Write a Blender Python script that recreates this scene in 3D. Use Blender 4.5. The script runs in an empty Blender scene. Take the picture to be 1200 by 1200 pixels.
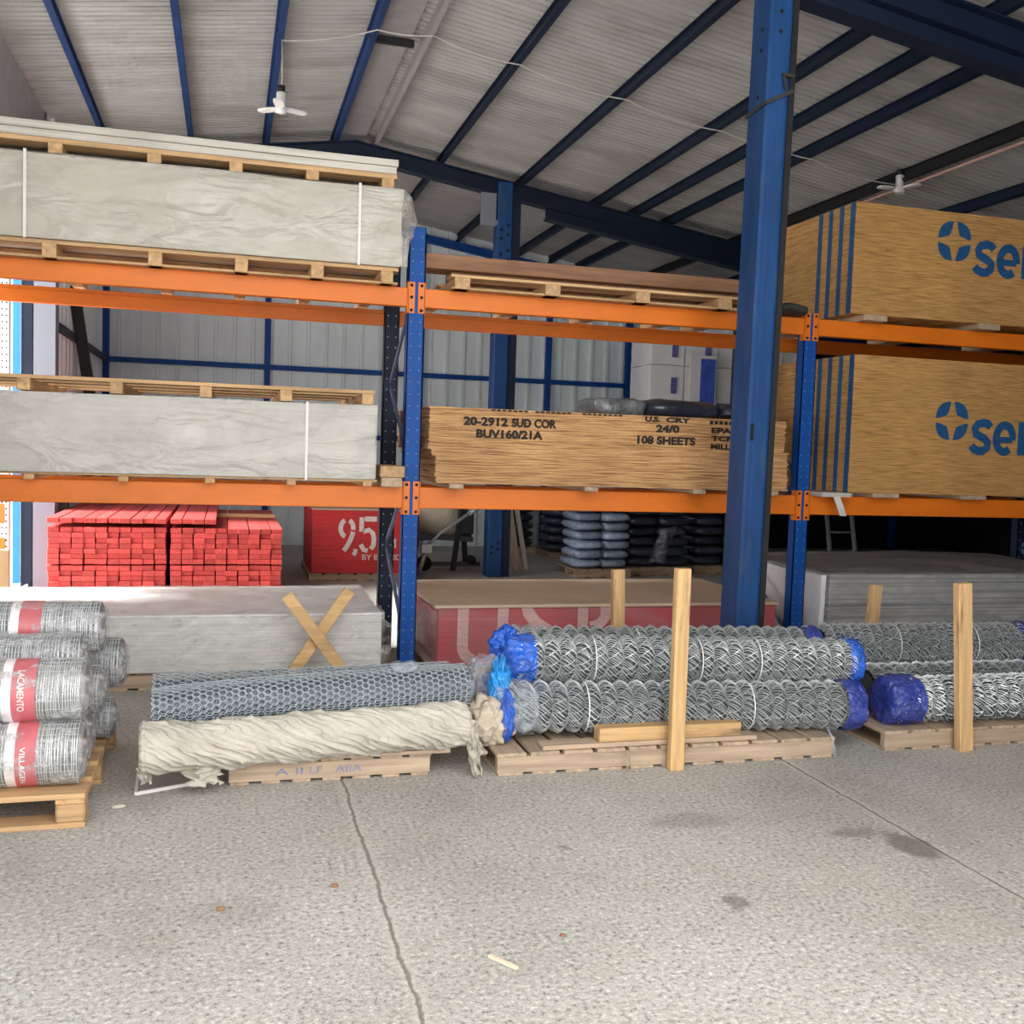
import bpy, bmesh, math, random
from mathutils import Vector, Matrix, noise

random.seed(7)
PI = math.pi
scene = bpy.context.scene
COL = scene.collection

# ------------------------------------------------------------------ camera, world, light, exposure
cam_d = bpy.data.cameras.new('camera')
cam_d.sensor_width = 36.0
cam_d.lens = 1179.27 / 1200 * 36.0
cam_d.clip_end = 200
cam = bpy.data.objects.new('camera', cam_d)
COL.objects.link(cam)
RR = ((0.9620484, -0.2708509, 0.0332057), (-0.0150131, 0.0689663, 0.9975060), (0.2724655, 0.9601476, -0.0622826))
m = Matrix((
    (RR[0][0], RR[1][0], -RR[2][0], 0.0),
    (RR[0][1], RR[1][1], -RR[2][1], 0.0),
    (RR[0][2], RR[1][2], -RR[2][2], 1.5),
    (0, 0, 0, 1)))
cam.matrix_world = m
scene.camera = cam

w = bpy.data.worlds.new('overcast_sky')
scene.world = w
w.use_nodes = True
wn = w.node_tree
bg = wn.nodes['Background']
bg.inputs['Color'].default_value = (1.0, 0.98, 0.95, 1)
bg.inputs['Strength'].default_value = 2.1


def portal(name, loc, rot, sx, sy):
    """daylight portal: guides sampling of the sky through a real opening, adds no light of its own"""
    l = bpy.data.lights.new(name, 'AREA')
    l.shape = 'RECTANGLE'
    l.size, l.size_y = sx, sy
    l.cycles.is_portal = True
    o = bpy.data.objects.new(name, l)
    COL.objects.link(o)
    o.location = loc
    o.rotation_euler = rot
    return o


FRONT_Y = 1.0
sun_d = bpy.data.lights.new('sun', 'SUN')          # hazy sun slanting in through the open left side behind the rack
sun_d.energy = 6.5
sun_d.angle = math.radians(14)
sun_d.color = (1.0, 0.985, 0.96)
sun = bpy.data.objects.new('sun', sun_d)
COL.objects.link(sun)
sun.rotation_euler = Vector((0.80, -0.05, -0.60)).to_track_quat('-Z', 'Y').to_euler()
portal('front_daylight', (0.85, FRONT_Y, 2.4), (PI / 2, 0, 0), 5.4, 4.9)
portal('side_daylight', (-1.9, 8.7, 1.92), (0, -PI / 2, 0), 3.9, 3.6)

vs = scene.view_settings
vs.view_transform = 'Standard'
vs.look = 'None'
vs.gamma = 1.0
vs.use_curve_mapping = False
vs.exposure = 1.1
cy = scene.cycles
cy.use_denoising = True
cy.max_bounces = 8
cy.diffuse_bounces = 5
cy.glossy_bounces = 3
cy.transparent_max_bounces = 12
cy.transmission_bounces = 3
cy.caustics_reflective = False
cy.caustics_refractive = False
cy.sample_clamp_indirect = 6.0


# ------------------------------------------------------------------ materials
def _n(t, k, **kw):
    n = t.nodes.new(k)
    for a, b in kw.items():
        setattr(n, a, b)
    return n


def mul(c, k):
    return (min(1, c[0] * k), min(1, c[1] * k), min(1, c[2] * k), 1)


def mat(name, col, rough=0.6, metal=0.0, var=0.15, scale=(6, 6, 6), detail=4, bump=0.0, bscale=(40, 40, 40),
        coat=0.0, obvar=0.0, dirt=None, dirt_scale=(2, 2, 2), dirt_lo=0.55, dirt_hi=0.75, spec=0.5):
    """principled surface with noise colour variation, per-object variation, dirt patches and bump"""
    mt = bpy.data.materials.new(name)
    mt.use_nodes = True
    t = mt.node_tree
    b = t.nodes['Principled BSDF']
    b.inputs['Roughness'].default_value = rough
    b.inputs['Metallic'].default_value = metal
    b.inputs['Coat Weight'].default_value = coat
    b.inputs['Coat Roughness'].default_value = 0.12
    b.inputs['Specular IOR Level'].default_value = spec
    tc = _n(t, 'ShaderNodeTexCoord')
    oi = _n(t, 'ShaderNodeObjectInfo')
    add = _n(t, 'ShaderNodeVectorMath', operation='ADD')
    sc = _n(t, 'ShaderNodeVectorMath', operation='SCALE')
    cb = _n(t, 'ShaderNodeCombineXYZ')
    for i in range(3):
        t.links.new(oi.outputs['Random'], cb.inputs[i])
    t.links.new(cb.outputs[0], sc.inputs[0])
    sc.inputs['Scale'].default_value = 37.0 if obvar else 0.0
    t.links.new(tc.outputs['Object'], add.inputs[0])
    t.links.new(sc.outputs[0], add.inputs[1])

    def nz(s, d=4):
        mp = _n(t, 'ShaderNodeMapping')
        mp.inputs['Scale'].default_value = s
        t.links.new(add.outputs[0], mp.inputs[0])
        q = _n(t, 'ShaderNodeTexNoise')
        q.inputs['Scale'].default_value = 1.0
        q.inputs['Detail'].default_value = d
        q.inputs['Roughness'].default_value = 0.62
        t.links.new(mp.outputs[0], q.inputs['Vector'])
        return q
    q = nz(scale, detail)
    r = _n(t, 'ShaderNodeValToRGB')
    r.color_ramp.elements[0].position = 0.3
    r.color_ramp.elements[1].position = 0.7
    r.color_ramp.elements[0].color = mul(col, 1 - var)
    r.color_ramp.elements[1].color = mul(col, 1 + var)
    t.links.new(q.outputs['Fac'], r.inputs[0])
    out = r.outputs[0]
    if dirt:
        q2 = nz(dirt_scale, 5)
        r2 = _n(t, 'ShaderNodeValToRGB')
        r2.color_ramp.elements[0].position = dirt_lo
        r2.color_ramp.elements[1].position = dirt_hi
        mx = _n(t, 'ShaderNodeMix', data_type='RGBA')
        t.links.new(q2.outputs['Fac'], r2.inputs[0])
        t.links.new(r2.outputs[0], mx.inputs['Factor'])
        t.links.new(out, mx.inputs[6])
        mx.inputs[7].default_value = (*dirt[:3], 1)
        out = mx.outputs[2]
    if obvar:
        mr = _n(t, 'ShaderNodeMapRange')
        mr.inputs['To Min'].default_value = 1 - obvar
        mr.inputs['To Max'].default_value = 1 + obvar
        t.links.new(oi.outputs['Random'], mr.inputs[0])
        hv = _n(t, 'ShaderNodeHueSaturation')
        t.links.new(mr.outputs[0], hv.inputs['Value'])
        t.links.new(out, hv.inputs['Color'])
        out = hv.outputs[0]
    t.links.new(out, b.inputs['Base Color'])
    if bump:
        q3 = nz(bscale, 4)
        bp = _n(t, 'ShaderNodeBump')
        bp.inputs['Strength'].default_value = bump
        bp.inputs['Distance'].default_value = 0.02
        t.links.new(q3.outputs['Fac'], bp.inputs['Height'])
        t.links.new(bp.outputs[0], b.inputs['Normal'])
    return mt


def film(name, col, lo=0.12, hi=0.55, rough=0.12, scale=(5, 5, 14), bump=0.6, bscale=(14, 14, 30)):
    """cling film: partly see-through, glossy, wrinkled"""
    mt = bpy.data.materials.new(name)
    mt.use_nodes = True
    t = mt.node_tree
    b = t.nodes['Principled BSDF']
    o = t.nodes['Material Output']
    b.inputs['Base Color'].default_value = (*col, 1)
    b.inputs['Roughness'].default_value = rough
    b.inputs['Specular IOR Level'].default_value = 0.8
    tr = _n(t, 'ShaderNodeBsdfTransparent')
    mx = _n(t, 'ShaderNodeMixShader')
    tc = _n(t, 'ShaderNodeTexCoord')
    mp = _n(t, 'ShaderNodeMapping')
    mp.inputs['Scale'].default_value = scale
    q = _n(t, 'ShaderNodeTexNoise')
    q.inputs['Scale'].default_value = 1
    q.inputs['Detail'].default_value = 5
    q.inputs['Distortion'].default_value = 0.8
    t.links.new(tc.outputs['Object'], mp.inputs[0])
    t.links.new(mp.outputs[0], q.inputs['Vector'])
    mr = _n(t, 'ShaderNodeMapRange')
    mr.inputs['From Min'].default_value = 0.35
    mr.inputs['From Max'].default_value = 0.68
    mr.inputs['To Min'].default_value = lo
    mr.inputs['To Max'].default_value = hi
    t.links.new(q.outputs['Fac'], mr.inputs[0])
    t.links.new(mr.outputs[0], mx.inputs[0])
    t.links.new(tr.outputs[0], mx.inputs[1])
    t.links.new(b.outputs[0], mx.inputs[2])
    t.links.new(mx.outputs[0], o.inputs['Surface'])
    mp2 = _n(t, 'ShaderNodeMapping')
    mp2.inputs['Scale'].default_value = bscale
    q2 = _n(t, 'ShaderNodeTexNoise')
    q2.inputs['Scale'].default_value = 1
    q2.inputs['Detail'].default_value = 4
    q2.inputs['Distortion'].default_value = 1.5
    t.links.new(tc.outputs['Object'], mp2.inputs[0])
    t.links.new(mp2.outputs[0], q2.inputs['Vector'])
    bp = _n(t, 'ShaderNodeBump')
    bp.inputs['Strength'].default_value = bump
    bp.inputs['Distance'].default_value = 0.03
    t.links.new(q2.outputs['Fac'], bp.inputs['Height'])
    t.links.new(bp.outputs[0], b.inputs['Normal'])
    return mt


def layered(name, light, dark, freq, rough=0.75, var=0.12, thr=(0.3, 0.62), bump=0.35, flake=0.0, metal=0.0, coat=0.0, fx=1.6):
    """edges of stacked sheets: horizontal layering along z with knots and flecks"""
    mt = bpy.data.materials.new(name)
    mt.use_nodes = True
    t = mt.node_tree
    b = t.nodes['Principled BSDF']
    b.inputs['Roughness'].default_value = rough
    b.inputs['Metallic'].default_value = metal
    b.inputs['Coat Weight'].default_value = coat
    tc = _n(t, 'ShaderNodeTexCoord')

    def nz(s, d=3):
        mp = _n(t, 'ShaderNodeMapping')
        mp.inputs['Scale'].default_value = s
        t.links.new(tc.outputs['Object'], mp.inputs[0])
        q = _n(t, 'ShaderNodeTexNoise')
        q.inputs['Scale'].default_value = 1
        q.inputs['Detail'].default_value = d
        t.links.new(mp.outputs[0], q.inputs['Vector'])
        return q
    q = nz((fx, fx, freq), 4)
    r = _n(t, 'ShaderNodeValToRGB')
    r.color_ramp.elements[0].position = thr[0]
    r.color_ramp.elements[1].position = thr[1]
    r.color_ramp.elements[0].color = (*dark, 1)
    r.color_ramp.elements[1].color = (*light, 1)
    t.links.new(q.outputs['Fac'], r.inputs[0])
    q2 = nz((2.5, 2.5, 4), 5)
    hv = _n(t, 'ShaderNodeHueSaturation')
    mr = _n(t, 'ShaderNodeMapRange')
    mr.inputs['From Min'].default_value = 0.3
    mr.inputs['From Max'].default_value = 0.7
    mr.inputs['To Min'].default_value = 1 - var
    mr.inputs['To Max'].default_value = 1 + var
    t.links.new(q2.outputs['Fac'], mr.inputs[0])
    t.links.new(mr.outputs[0], hv.inputs['Value'])
    t.links.new(r.outputs[0], hv.inputs['Color'])
    out = hv.outputs[0]
    if flake:
        q3 = nz((26, 26, 160), 2)
        r3 = _n(t, 'ShaderNodeValToRGB')
        r3.color_ramp.elements[0].position = 0.62
        r3.color_ramp.elements[1].position = 0.72
        mx = _n(t, 'ShaderNodeMix', data_type='RGBA')
        mm = _n(t, 'ShaderNodeMath', operation='MULTIPLY')
        mm.inputs[1].default_value = flake
        t.links.new(q3.outputs['Fac'], r3.inputs[0])
        t.links.new(r3.outputs[0], mm.inputs[0])
        t.links.new(mm.outputs[0], mx.inputs['Factor'])
        t.links.new(out, mx.inputs[6])
        mx.inputs[7].default_value = (*dark, 1)
        out = mx.outputs[2]
    t.links.new(out, b.inputs['Base Color'])
    bp = _n(t, 'ShaderNodeBump')
    bp.inputs['Strength'].default_value = bump
    bp.inputs['Distance'].default_value = 0.01
    t.links.new(q.outputs['Fac'], bp.inputs['Height'])
    t.links.new(bp.outputs[0], b.inputs['Normal'])
    return mt


def wood(name, col, axis='x', var=0.28, dirt=(0.12, 0.09, 0.06), obvar=0.12, rough=0.75, dlo=0.6, dhi=0.8):
    s = {'x': (1.6, 30, 30), 'y': (30, 1.6, 30), 'z': (30, 30, 1.6)}[axis]
    d = {'x': (2.0, 14, 14), 'y': (14, 2.0, 14), 'z': (14, 14, 2.0)}[axis]
    return mat(name, col, rough, 0, var, s, 4, 0.25, tuple(k * 1.6 for k in s), obvar=obvar, dirt=dirt, dirt_scale=d, dirt_lo=dlo, dirt_hi=dhi)


def concrete_mat():
    mt = bpy.data.materials.new('concrete')
    mt.use_nodes = True
    t = mt.node_tree
    b = t.nodes['Principled BSDF']
    b.inputs['Roughness'].default_value = 0.85
    b.inputs['Specular IOR Level'].default_value = 0.3
    tc = _n(t, 'ShaderNodeTexCoord')
    P = tc.outputs['Object']

    def nz(s, d=4, rgh=0.6):
        q = _n(t, 'ShaderNodeTexNoise')
        q.inputs['Scale'].default_value = s
        q.inputs['Detail'].default_value = d
        q.inputs['Roughness'].default_value = rgh
        t.links.new(P, q.inputs['Vector'])
        return q.outputs['Fac']

    def ramp(f, stops):
        r = _n(t, 'ShaderNodeValToRGB')
        e = r.color_ramp.elements
        while len(e) < len(stops):
            e.new(0.5)
        for k, (p, c) in enumerate(stops):
            e[k].position = p
            e[k].color = (*c, 1) if len(c) == 3 else c
        t.links.new(f, r.inputs[0])
        return r.outputs[0]

    def mixc(fac, a, c, mode='MIX'):
        x = _n(t, 'ShaderNodeMix', data_type='RGBA', blend_type=mode)
        if isinstance(fac, float):
            x.inputs['Factor'].default_value = fac
        else:
            t.links.new(fac, x.inputs['Factor'])
        for i, v in ((6, a), (7, c)):
            if isinstance(v, tuple):
                x.inputs[i].default_value = (*v, 1)
            else:
                t.links.new(v, x.inputs[i])
        return x.outputs[2]

    def math_(op, a, c=0.0, c2=None):
        x = _n(t, 'ShaderNodeMath', operation=op)
        for i, v in ((0, a), (1, c), (2, c2)):
            if v is None:
                continue
            if isinstance(v, (int, float)):
                x.inputs[i].default_value = v
            else:
                t.links.new(v, x.inputs[i])
        return x.outputs[0]
    base = ramp(nz(0.9, 6), [(0.3, (0.37, 0.355, 0.325)), (0.5, (0.46, 0.445, 0.412)), (0.72, (0.53, 0.515, 0.485))])
    grain = ramp(nz(55, 4, 0.75), [(0.33, (0.22, 0.22, 0.22)), (0.46, (0.92, 0.92, 0.92)), (0.56, (1.05, 1.05, 1.05)), (0.66, (1.65, 1.63, 1.6))])
    c = mixc(0.9, base, grain, 'MULTIPLY')
    v = _n(t, 'ShaderNodeTexVoronoi')
    v.inputs['Scale'].default_value = 60
    t.links.new(P, v.inputs['Vector'])
    peb = ramp(v.outputs['Distance'], [(0.10, (1, 1, 1)), (0.24, (0, 0, 0))])
    tint = ramp(nz(70, 1), [(0.35, (0.27, 0.25, 0.23)), (0.5, (0.60, 0.56, 0.50)), (0.65, (0.52, 0.40, 0.32))])
    pebm = math_('MULTIPLY', peb, 0.5)
    c = mixc(pebm, c, tint)
    dk = ramp(nz(2.2, 5, 0.7), [(0.56, (0, 0, 0)), (0.74, (1, 1, 1))])
    c = mixc(math_('MULTIPLY', dk, 0.32), c, (0.22, 0.19, 0.155))
    rd = ramp(nz(1.5, 4, 0.6), [(0.55, (0, 0, 0)), (0.75, (1, 1, 1))])
    c = mixc(math_('MULTIPLY', rd, 0.25), c, (0.46, 0.34, 0.27))
    # joints running back into the hall at x = 0.513 and 2.683 (and on the same module)
    sp = _n(t, 'ShaderNodeSeparateXYZ')
    t.links.new(P, sp.inputs[0])
    wob = math_('MULTIPLY', math_('SUBTRACT', nz(5.0, 5, 0.7), 0.5), 0.045)
    xx = math_('ADD', sp.outputs['X'], wob)
    fr = math_('FRACT', math_('DIVIDE', math_('SUBTRACT', xx, 0.513 - 1.085), 2.17))
    ds = math_('ABSOLUTE', math_('MULTIPLY', math_('SUBTRACT', fr, 0.5), 2.17))
    jl = ramp(ds, [(0.0022, (1, 1, 1)), (0.008, (0, 0, 0))])
    pale = ramp(ds, [(0.012, (1, 1, 1)), (0.04, (0, 0, 0))])
    c = mixc(math_('MULTIPLY', pale, 0.35), c, (0.60, 0.56, 0.50))
    c = mixc(math_('MULTIPLY', jl, 0.7), c, (0.13, 0.115, 0.10))
    # oil stains of a fixed place
    for (sx, sy, rx, ry, k) in ((2.66, 3.33, 0.10, 0.17, 0.7), (2.52, 3.50, 0.13, 0.07, 0.45), (1.73, 3.03, 0.07, 0.045, 0.6), (1.32, 3.58, 0.03, 0.03, 0.5), (1.9, 3.75, 0.22, 0.1, 0.3), (0.1, 3.3, 0.2, 0.12, 0.15)):
        mp = _n(t, 'ShaderNodeMapping', vector_type='TEXTURE')
        mp.inputs['Location'].default_value = (sx, sy, 0)
        mp.inputs['Scale'].default_value = (rx, ry, 1)
        wv = _n(t, 'ShaderNodeVectorMath', operation='ADD')
        nn = _n(t, 'ShaderNodeTexNoise')
        nn.inputs['Scale'].default_value = 9
        nn.inputs['Detail'].default_value = 4
        t.links.new(P, nn.inputs['Vector'])
        s2 = _n(t, 'ShaderNodeVectorMath', operation='SCALE')
        s2.inputs['Scale'].default_value = 0.12
        t.links.new(nn.outputs['Color'], s2.inputs[0])
        t.links.new(P, wv.inputs[0])
        t.links.new(s2.outputs[0], wv.inputs[1])
        t.links.new(wv.outputs[0], mp.inputs[0])
        ln = _n(t, 'ShaderNodeVectorMath', operation='LENGTH')
        t.links.new(mp.outputs[0], ln.inputs[0])
        st = ramp(ln.outputs['Value'], [(0.6, (1, 1, 1)), (1.0, (0, 0, 0))])
        c = mixc(math_('MULTIPLY', st, k), c, (0.13, 0.115, 0.10))
    t.links.new(c, b.inputs['Base Color'])
    hgt = math_('ADD', nz(48, 5, 0.7), math_('MULTIPLY', peb, 0.25))
    hgt = math_('SUBTRACT', hgt, math_('MULTIPLY', jl, 2.0))
    bp = _n(t, 'ShaderNodeBump')
    bp.inputs['Strength'].default_value = 0.55
    bp.inputs['Distance'].default_value = 0.012
    t.links.new(hgt, bp.inputs['Height'])
    t.links.new(bp.outputs[0], b.inputs['Normal'])
    return mt


M = {}
M['concrete'] = concrete_mat()
M['yard'] = mat('yard', (0.62, 0.60, 0.56), 0.9, var=0.1)
M['roof'] = mat('roof_sheet', (0.46, 0.46, 0.455), 0.5, 0.0, 0.16, (0.5, 3, 1), 5, dirt=(0.30, 0.295, 0.28), dirt_scale=(0.9, 2.2, 1), dirt_lo=0.48, dirt_hi=0.75, spec=0.4)
M['flash'] = mat('ridge_flashing', (0.30, 0.30, 0.31), 0.5, 0.0, 0.1)
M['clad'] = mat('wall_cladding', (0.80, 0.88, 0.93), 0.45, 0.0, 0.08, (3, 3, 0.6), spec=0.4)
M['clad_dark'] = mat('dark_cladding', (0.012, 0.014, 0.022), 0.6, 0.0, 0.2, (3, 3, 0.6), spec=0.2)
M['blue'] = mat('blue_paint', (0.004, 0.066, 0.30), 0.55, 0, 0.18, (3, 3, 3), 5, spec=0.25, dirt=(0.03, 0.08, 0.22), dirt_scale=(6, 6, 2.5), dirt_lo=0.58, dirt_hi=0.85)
M['blue_dk'] = mat('dark_and_shaded_blue', (0.007, 0.016, 0.040), 0.55, 0, 0.2, (3, 3, 3), 5, spec=0.3)  # dark blue steel; also the shaded faces of blue parts, shade in the colour
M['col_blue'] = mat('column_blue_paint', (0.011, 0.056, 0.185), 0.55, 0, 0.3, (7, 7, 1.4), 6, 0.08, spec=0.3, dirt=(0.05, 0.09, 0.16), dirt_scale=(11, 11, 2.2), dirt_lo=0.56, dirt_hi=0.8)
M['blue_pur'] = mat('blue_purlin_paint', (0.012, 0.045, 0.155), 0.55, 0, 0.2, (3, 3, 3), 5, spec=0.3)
M['lit_blue'] = mat('lit_blue_paint', (0.01, 0.22, 0.80), 0.4, 0, 0.1)  # post blue with the outside daylight on it put into the colour
M['col_grey'] = mat('pale_grey_paint', (0.20, 0.215, 0.27), 0.5, 0, 0.06, (3, 3, 1), dirt=(0.30, 0.30, 0.31), dirt_scale=(14, 14, 9), dirt_lo=0.66, dirt_hi=0.75)
M['black'] = mat('black_paint', (0.008, 0.009, 0.012), 0.6, 0, 0.2)
M['hole'] = mat('hole_dark', (0.006, 0.008, 0.014), 0.9, 0, 0)
M['orange'] = mat('orange_paint', (0.70, 0.165, 0.006), 0.5, 0, 0.10, (2, 2, 5), 4, dirt=(0.55, 0.14, 0.03), dirt_scale=(3, 8, 12), dirt_lo=0.58, dirt_hi=0.85)
M['galv'] = mat('galvanised', (0.62, 0.64, 0.66), 0.4, 0.35, 0.1)
M['strut'] = mat('strut_steel', (0.10, 0.14, 0.24), 0.45, 0.2, 0.15)
for ax in 'xyz':
    M['pal_' + ax] = wood('pallet_pine_' + ax, (0.53, 0.335, 0.17), ax, dirt=(0.24, 0.14, 0.07))
    M['old_' + ax] = wood('weathered_pallet_' + ax, (0.42, 0.315, 0.225), ax, dirt=(0.20, 0.14, 0.10))
    M['stk_' + ax] = wood('stake_pine_' + ax, (0.55, 0.35, 0.165), ax, dirt=(0.13, 0.085, 0.05), dlo=0.6, dhi=0.72)
M['brown_x'] = wood('dark_timber', (0.30, 0.155, 0.085), 'x', dirt=(0.12, 0.06, 0.035))
M['board_grey'] = layered('grey_board_edge', (0.62, 0.59, 0.53), (0.46, 0.44, 0.40), 40, 0.8, 0.08, bump=0.05)
M['gyp'] = layered('plasterboard_edges', (0.54, 0.53, 0.505), (0.47, 0.46, 0.435), 70, 0.7, 0.06, bump=0.12, fx=0.5)
M['gyp2'] = layered('plasterboard_edges_warm', (0.55, 0.505, 0.435), (0.50, 0.46, 0.395), 30, 0.7, 0.06, bump=0.05, fx=0.5)
M['gypL'] = layered('lower_plasterboard_edges', (0.70, 0.69, 0.67), (0.50, 0.49, 0.475), 150, 0.7, 0.06, bump=0.2, fx=0.35)
M['film'] = film('clear_wrap', (0.72, 0.72, 0.70), 0.05, 0.42)
M['film_soft'] = film('milky_wrap', (0.60, 0.575, 0.53), 0.15, 0.7, 0.13, (1.5, 1.5, 3), 1.0, (2.2, 3, 6))
M['film_grey'] = film('grey_wrap', (0.42, 0.43, 0.44), 0.1, 0.5, 0.2)
M['film_roll'] = film('roll_wrap', (0.72, 0.72, 0.74), 0.04, 0.62, 0.10, (12, 26, 26), 1.0, (34, 14, 14))
M['film_pink'] = film('pink_wrap', (0.55, 0.36, 0.36), 0.10, 0.36, 0.22, (2, 2, 5), 0.5, (3, 3, 12))
M['film_blue'] = film('blue_wrap', (0.012, 0.13, 0.72), 0.55, 0.98, 0.14, (14, 14, 14), 1.0, (16, 16, 16))
M['film_cyan'] = film('bright_blue_wrap', (0.01, 0.32, 0.86), 0.6, 0.98, 0.10, (14, 14, 14), 1.0, (16, 16, 16))
M['film_navy'] = film('navy_wrap', (0.03, 0.055, 0.34), 0.75, 0.98, 0.24, (14, 14, 14), 0.8, (22, 22, 22))
M['film_clear'] = film('clear_bag', (0.62, 0.68, 0.78), 0.06, 0.5, 0.1, (16, 16, 16), 1.0, (24, 24, 24))
M['ply'] = layered('plywood_edges', (0.60, 0.345, 0.155), (0.25, 0.115, 0.042), 150, 0.8, 0.16, (0.34, 0.56), 0.3, 0.5, fx=4.5)
M['ply_face'] = wood('plywood_face', (0.55, 0.36, 0.19), 'x', dlo=0.7, dhi=0.9)
M['osb'] = layered('osb_edges', (0.60, 0.335, 0.115), (0.30, 0.15, 0.045), 250, 0.8, 0.12, (0.34, 0.58), 0.3, 0.55, fx=7.0)
M['red_edge'] = layered('red_painted_edges', (0.60, 0.022, 0.028), (0.36, 0.010, 0.016), 90, 0.6, 0.12, (0.3, 0.6), 0.25, 0.3)
M['crim_edge'] = layered('crimson_edges', (0.46, 0.035, 0.055), (0.36, 0.022, 0.04), 60, 0.6, 0.10, (0.3, 0.6), 0.15)
M['red_end'] = mat('red_board_end', (0.54, 0.062, 0.056), 0.75, 0, 0.25, (40, 40, 60), 3, obvar=0.22)
M['mdf'] = mat('brown_board_face', (0.50, 0.385, 0.28), 0.75, 0, 0.08, (1.2, 5, 5), 5, dirt=(0.36, 0.27, 0.19), dirt_scale=(1.2, 4, 4), dirt_lo=0.55, dirt_hi=0.9)
M['ink_blue'] = mat('blue_stencil_paint', (0.006, 0.075, 0.21), 0.7, 0, 0.3, (30, 30, 60), 4)
M['ink_black'] = mat('black_stencil_paint', (0.018, 0.012, 0.010), 0.8, 0, 0.3, (40, 40, 80), 4)
M['ink_white'] = mat('white_stencil_paint', (0.72, 0.62, 0.60), 0.8, 0, 0.2, (30, 30, 80), 4)
M['ink_pink'] = mat('pale_stencil_paint', (0.62, 0.40, 0.38), 0.8, 0, 0.2, (14, 14, 90), 4)
M['ink_pal'] = mat('faded_blue_stamp', (0.22, 0.25, 0.42), 0.8, 0, 0.3, (40, 40, 60), 4)
M['strap'] = mat('white_strap', (0.75, 0.74, 0.72), 0.4, 0, 0.05)
M['wire'] = mat('galvanised_wire', (0.66, 0.70, 0.71), 0.36, 0.35, 0.15, (9, 9, 9))
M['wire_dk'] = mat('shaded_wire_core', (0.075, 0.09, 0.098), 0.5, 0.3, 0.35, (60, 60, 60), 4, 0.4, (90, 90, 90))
M['hexwire'] = mat('hex_wire', (0.46, 0.52, 0.56), 0.45, 0.2, 0.15, (9, 9, 9))
M['cloth'] = mat('dirty_canvas', (0.49, 0.46, 0.40), 0.92, 0, 0.14, (5, 14, 14), 5, 0.4, (45, 45, 45), dirt=(0.36, 0.31, 0.24), dirt_scale=(4, 8, 8), dirt_lo=0.52, dirt_hi=0.8, spec=0.2)
M['paper'] = mat('crumpled_paper', (0.50, 0.43, 0.34), 0.92, 0, 0.15, (12, 12, 12), 5, 0.3, (60, 60, 60), spec=0.2)
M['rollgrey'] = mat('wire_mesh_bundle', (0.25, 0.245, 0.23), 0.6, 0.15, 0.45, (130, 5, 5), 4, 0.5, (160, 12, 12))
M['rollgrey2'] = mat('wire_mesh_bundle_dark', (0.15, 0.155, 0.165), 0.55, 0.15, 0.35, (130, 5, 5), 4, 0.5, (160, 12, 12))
M['lab_red'] = mat('label_red', (0.52, 0.13, 0.15), 0.4, 0, 0.2, (8, 8, 8))
M['lab_white'] = mat('label_white', (0.78, 0.72, 0.74), 0.4, 0, 0.08)
M['pinktape'] = mat('pink_tape', (0.80, 0.10, 0.22), 0.5, 0, 0.2, (20, 20, 20))
M['white'] = mat('white_plastic', (0.82, 0.82, 0.83), 0.35, 0, 0.03)
M['cable'] = mat('white_cable', (0.62, 0.61, 0.58), 0.5, 0, 0.03)
M['conduit'] = mat('pink_conduit', (0.55, 0.34, 0.30), 0.5, 0, 0.05)
M['card'] = mat('cardboard', (0.50, 0.34, 0.19), 0.85, 0, 0.1)
M['sack_lt'] = mat('blue_grey_sack', (0.30, 0.38, 0.52), 0.35, 0, 0.3, (14, 14, 14), 4, 0.5, (16, 16, 16), obvar=0.2, coat=0.4)
M['sack_dk'] = mat('dark_sack', (0.035, 0.045, 0.075), 0.3, 0, 0.4, (14, 14, 14), 4, 0.5, (16, 16, 16), obvar=0.3, coat=0.5)
M['sack_gr'] = mat('smoky_sack', (0.16, 0.18, 0.20), 0.3, 0, 0.5, (20, 20, 20), 4, 0.6, (16, 16, 16), coat=0.6)
M['pack'] = mat('white_pack_film', (0.74, 0.75, 0.78), 0.35, 0, 0.06, (3, 3, 3), 4, 0.15, (8, 8, 8))
M['print'] = mat('blue_print', (0.06, 0.12, 0.55), 0.4, 0, 0.3, (20, 20, 9))
M['print2'] = mat('violet_print', (0.12, 0.12, 0.36), 0.4, 0, 0.5, (40, 40, 60))
M['cream'] = mat('cream_paint', (0.56, 0.52, 0.40), 0.45, 0, 0.12)
M['machine'] = mat('machine_steel', (0.05, 0.055, 0.06), 0.5, 0.2, 0.2)
M['alu'] = mat('dull_aluminium', (0.50, 0.51, 0.52), 0.4, 0.4, 0.1)
M['sheetpack'] = layered('grey_sheet_edges', (0.46, 0.45, 0.45), (0.17, 0.17, 0.175), 95, 0.5, 0.15, (0.36, 0.55), 0.4, fx=0.35)
M['sheettop'] = mat('grey_sheet_face', (0.30, 0.29, 0.28), 0.5, 0, 0.3, (1.2, 12, 1), 5)
M['foil'] = mat('white_foam_wrap', (0.72, 0.72, 0.74), 0.35, 0, 0.1, (5, 5, 5), 4, 0.4, (14, 14, 14))
M['glass_dk'] = mat('dull_grey_panel', (0.32, 0.31, 0.295), 0.4, 0, 0.1)
M['rag'] = mat('dark_tarp', (0.035, 0.036, 0.034), 0.7, 0, 0.3, (9, 9, 9))
M['post_dot'] = mat('daylit_post_hole', (0.10, 0.17, 0.34), 0.6, 0, 0.3)  # pale disc standing for the bright background seen through a hole
M['post_dot2'] = mat('daylit_post_hole_pale', (0.30, 0.36, 0.46), 0.6, 0, 0.3)  # same for the rear posts, with brighter background painted in
M['splinter'] = mat('pale_splinter', (0.70, 0.60, 0.45), 0.8, 0, 0.1)

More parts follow.
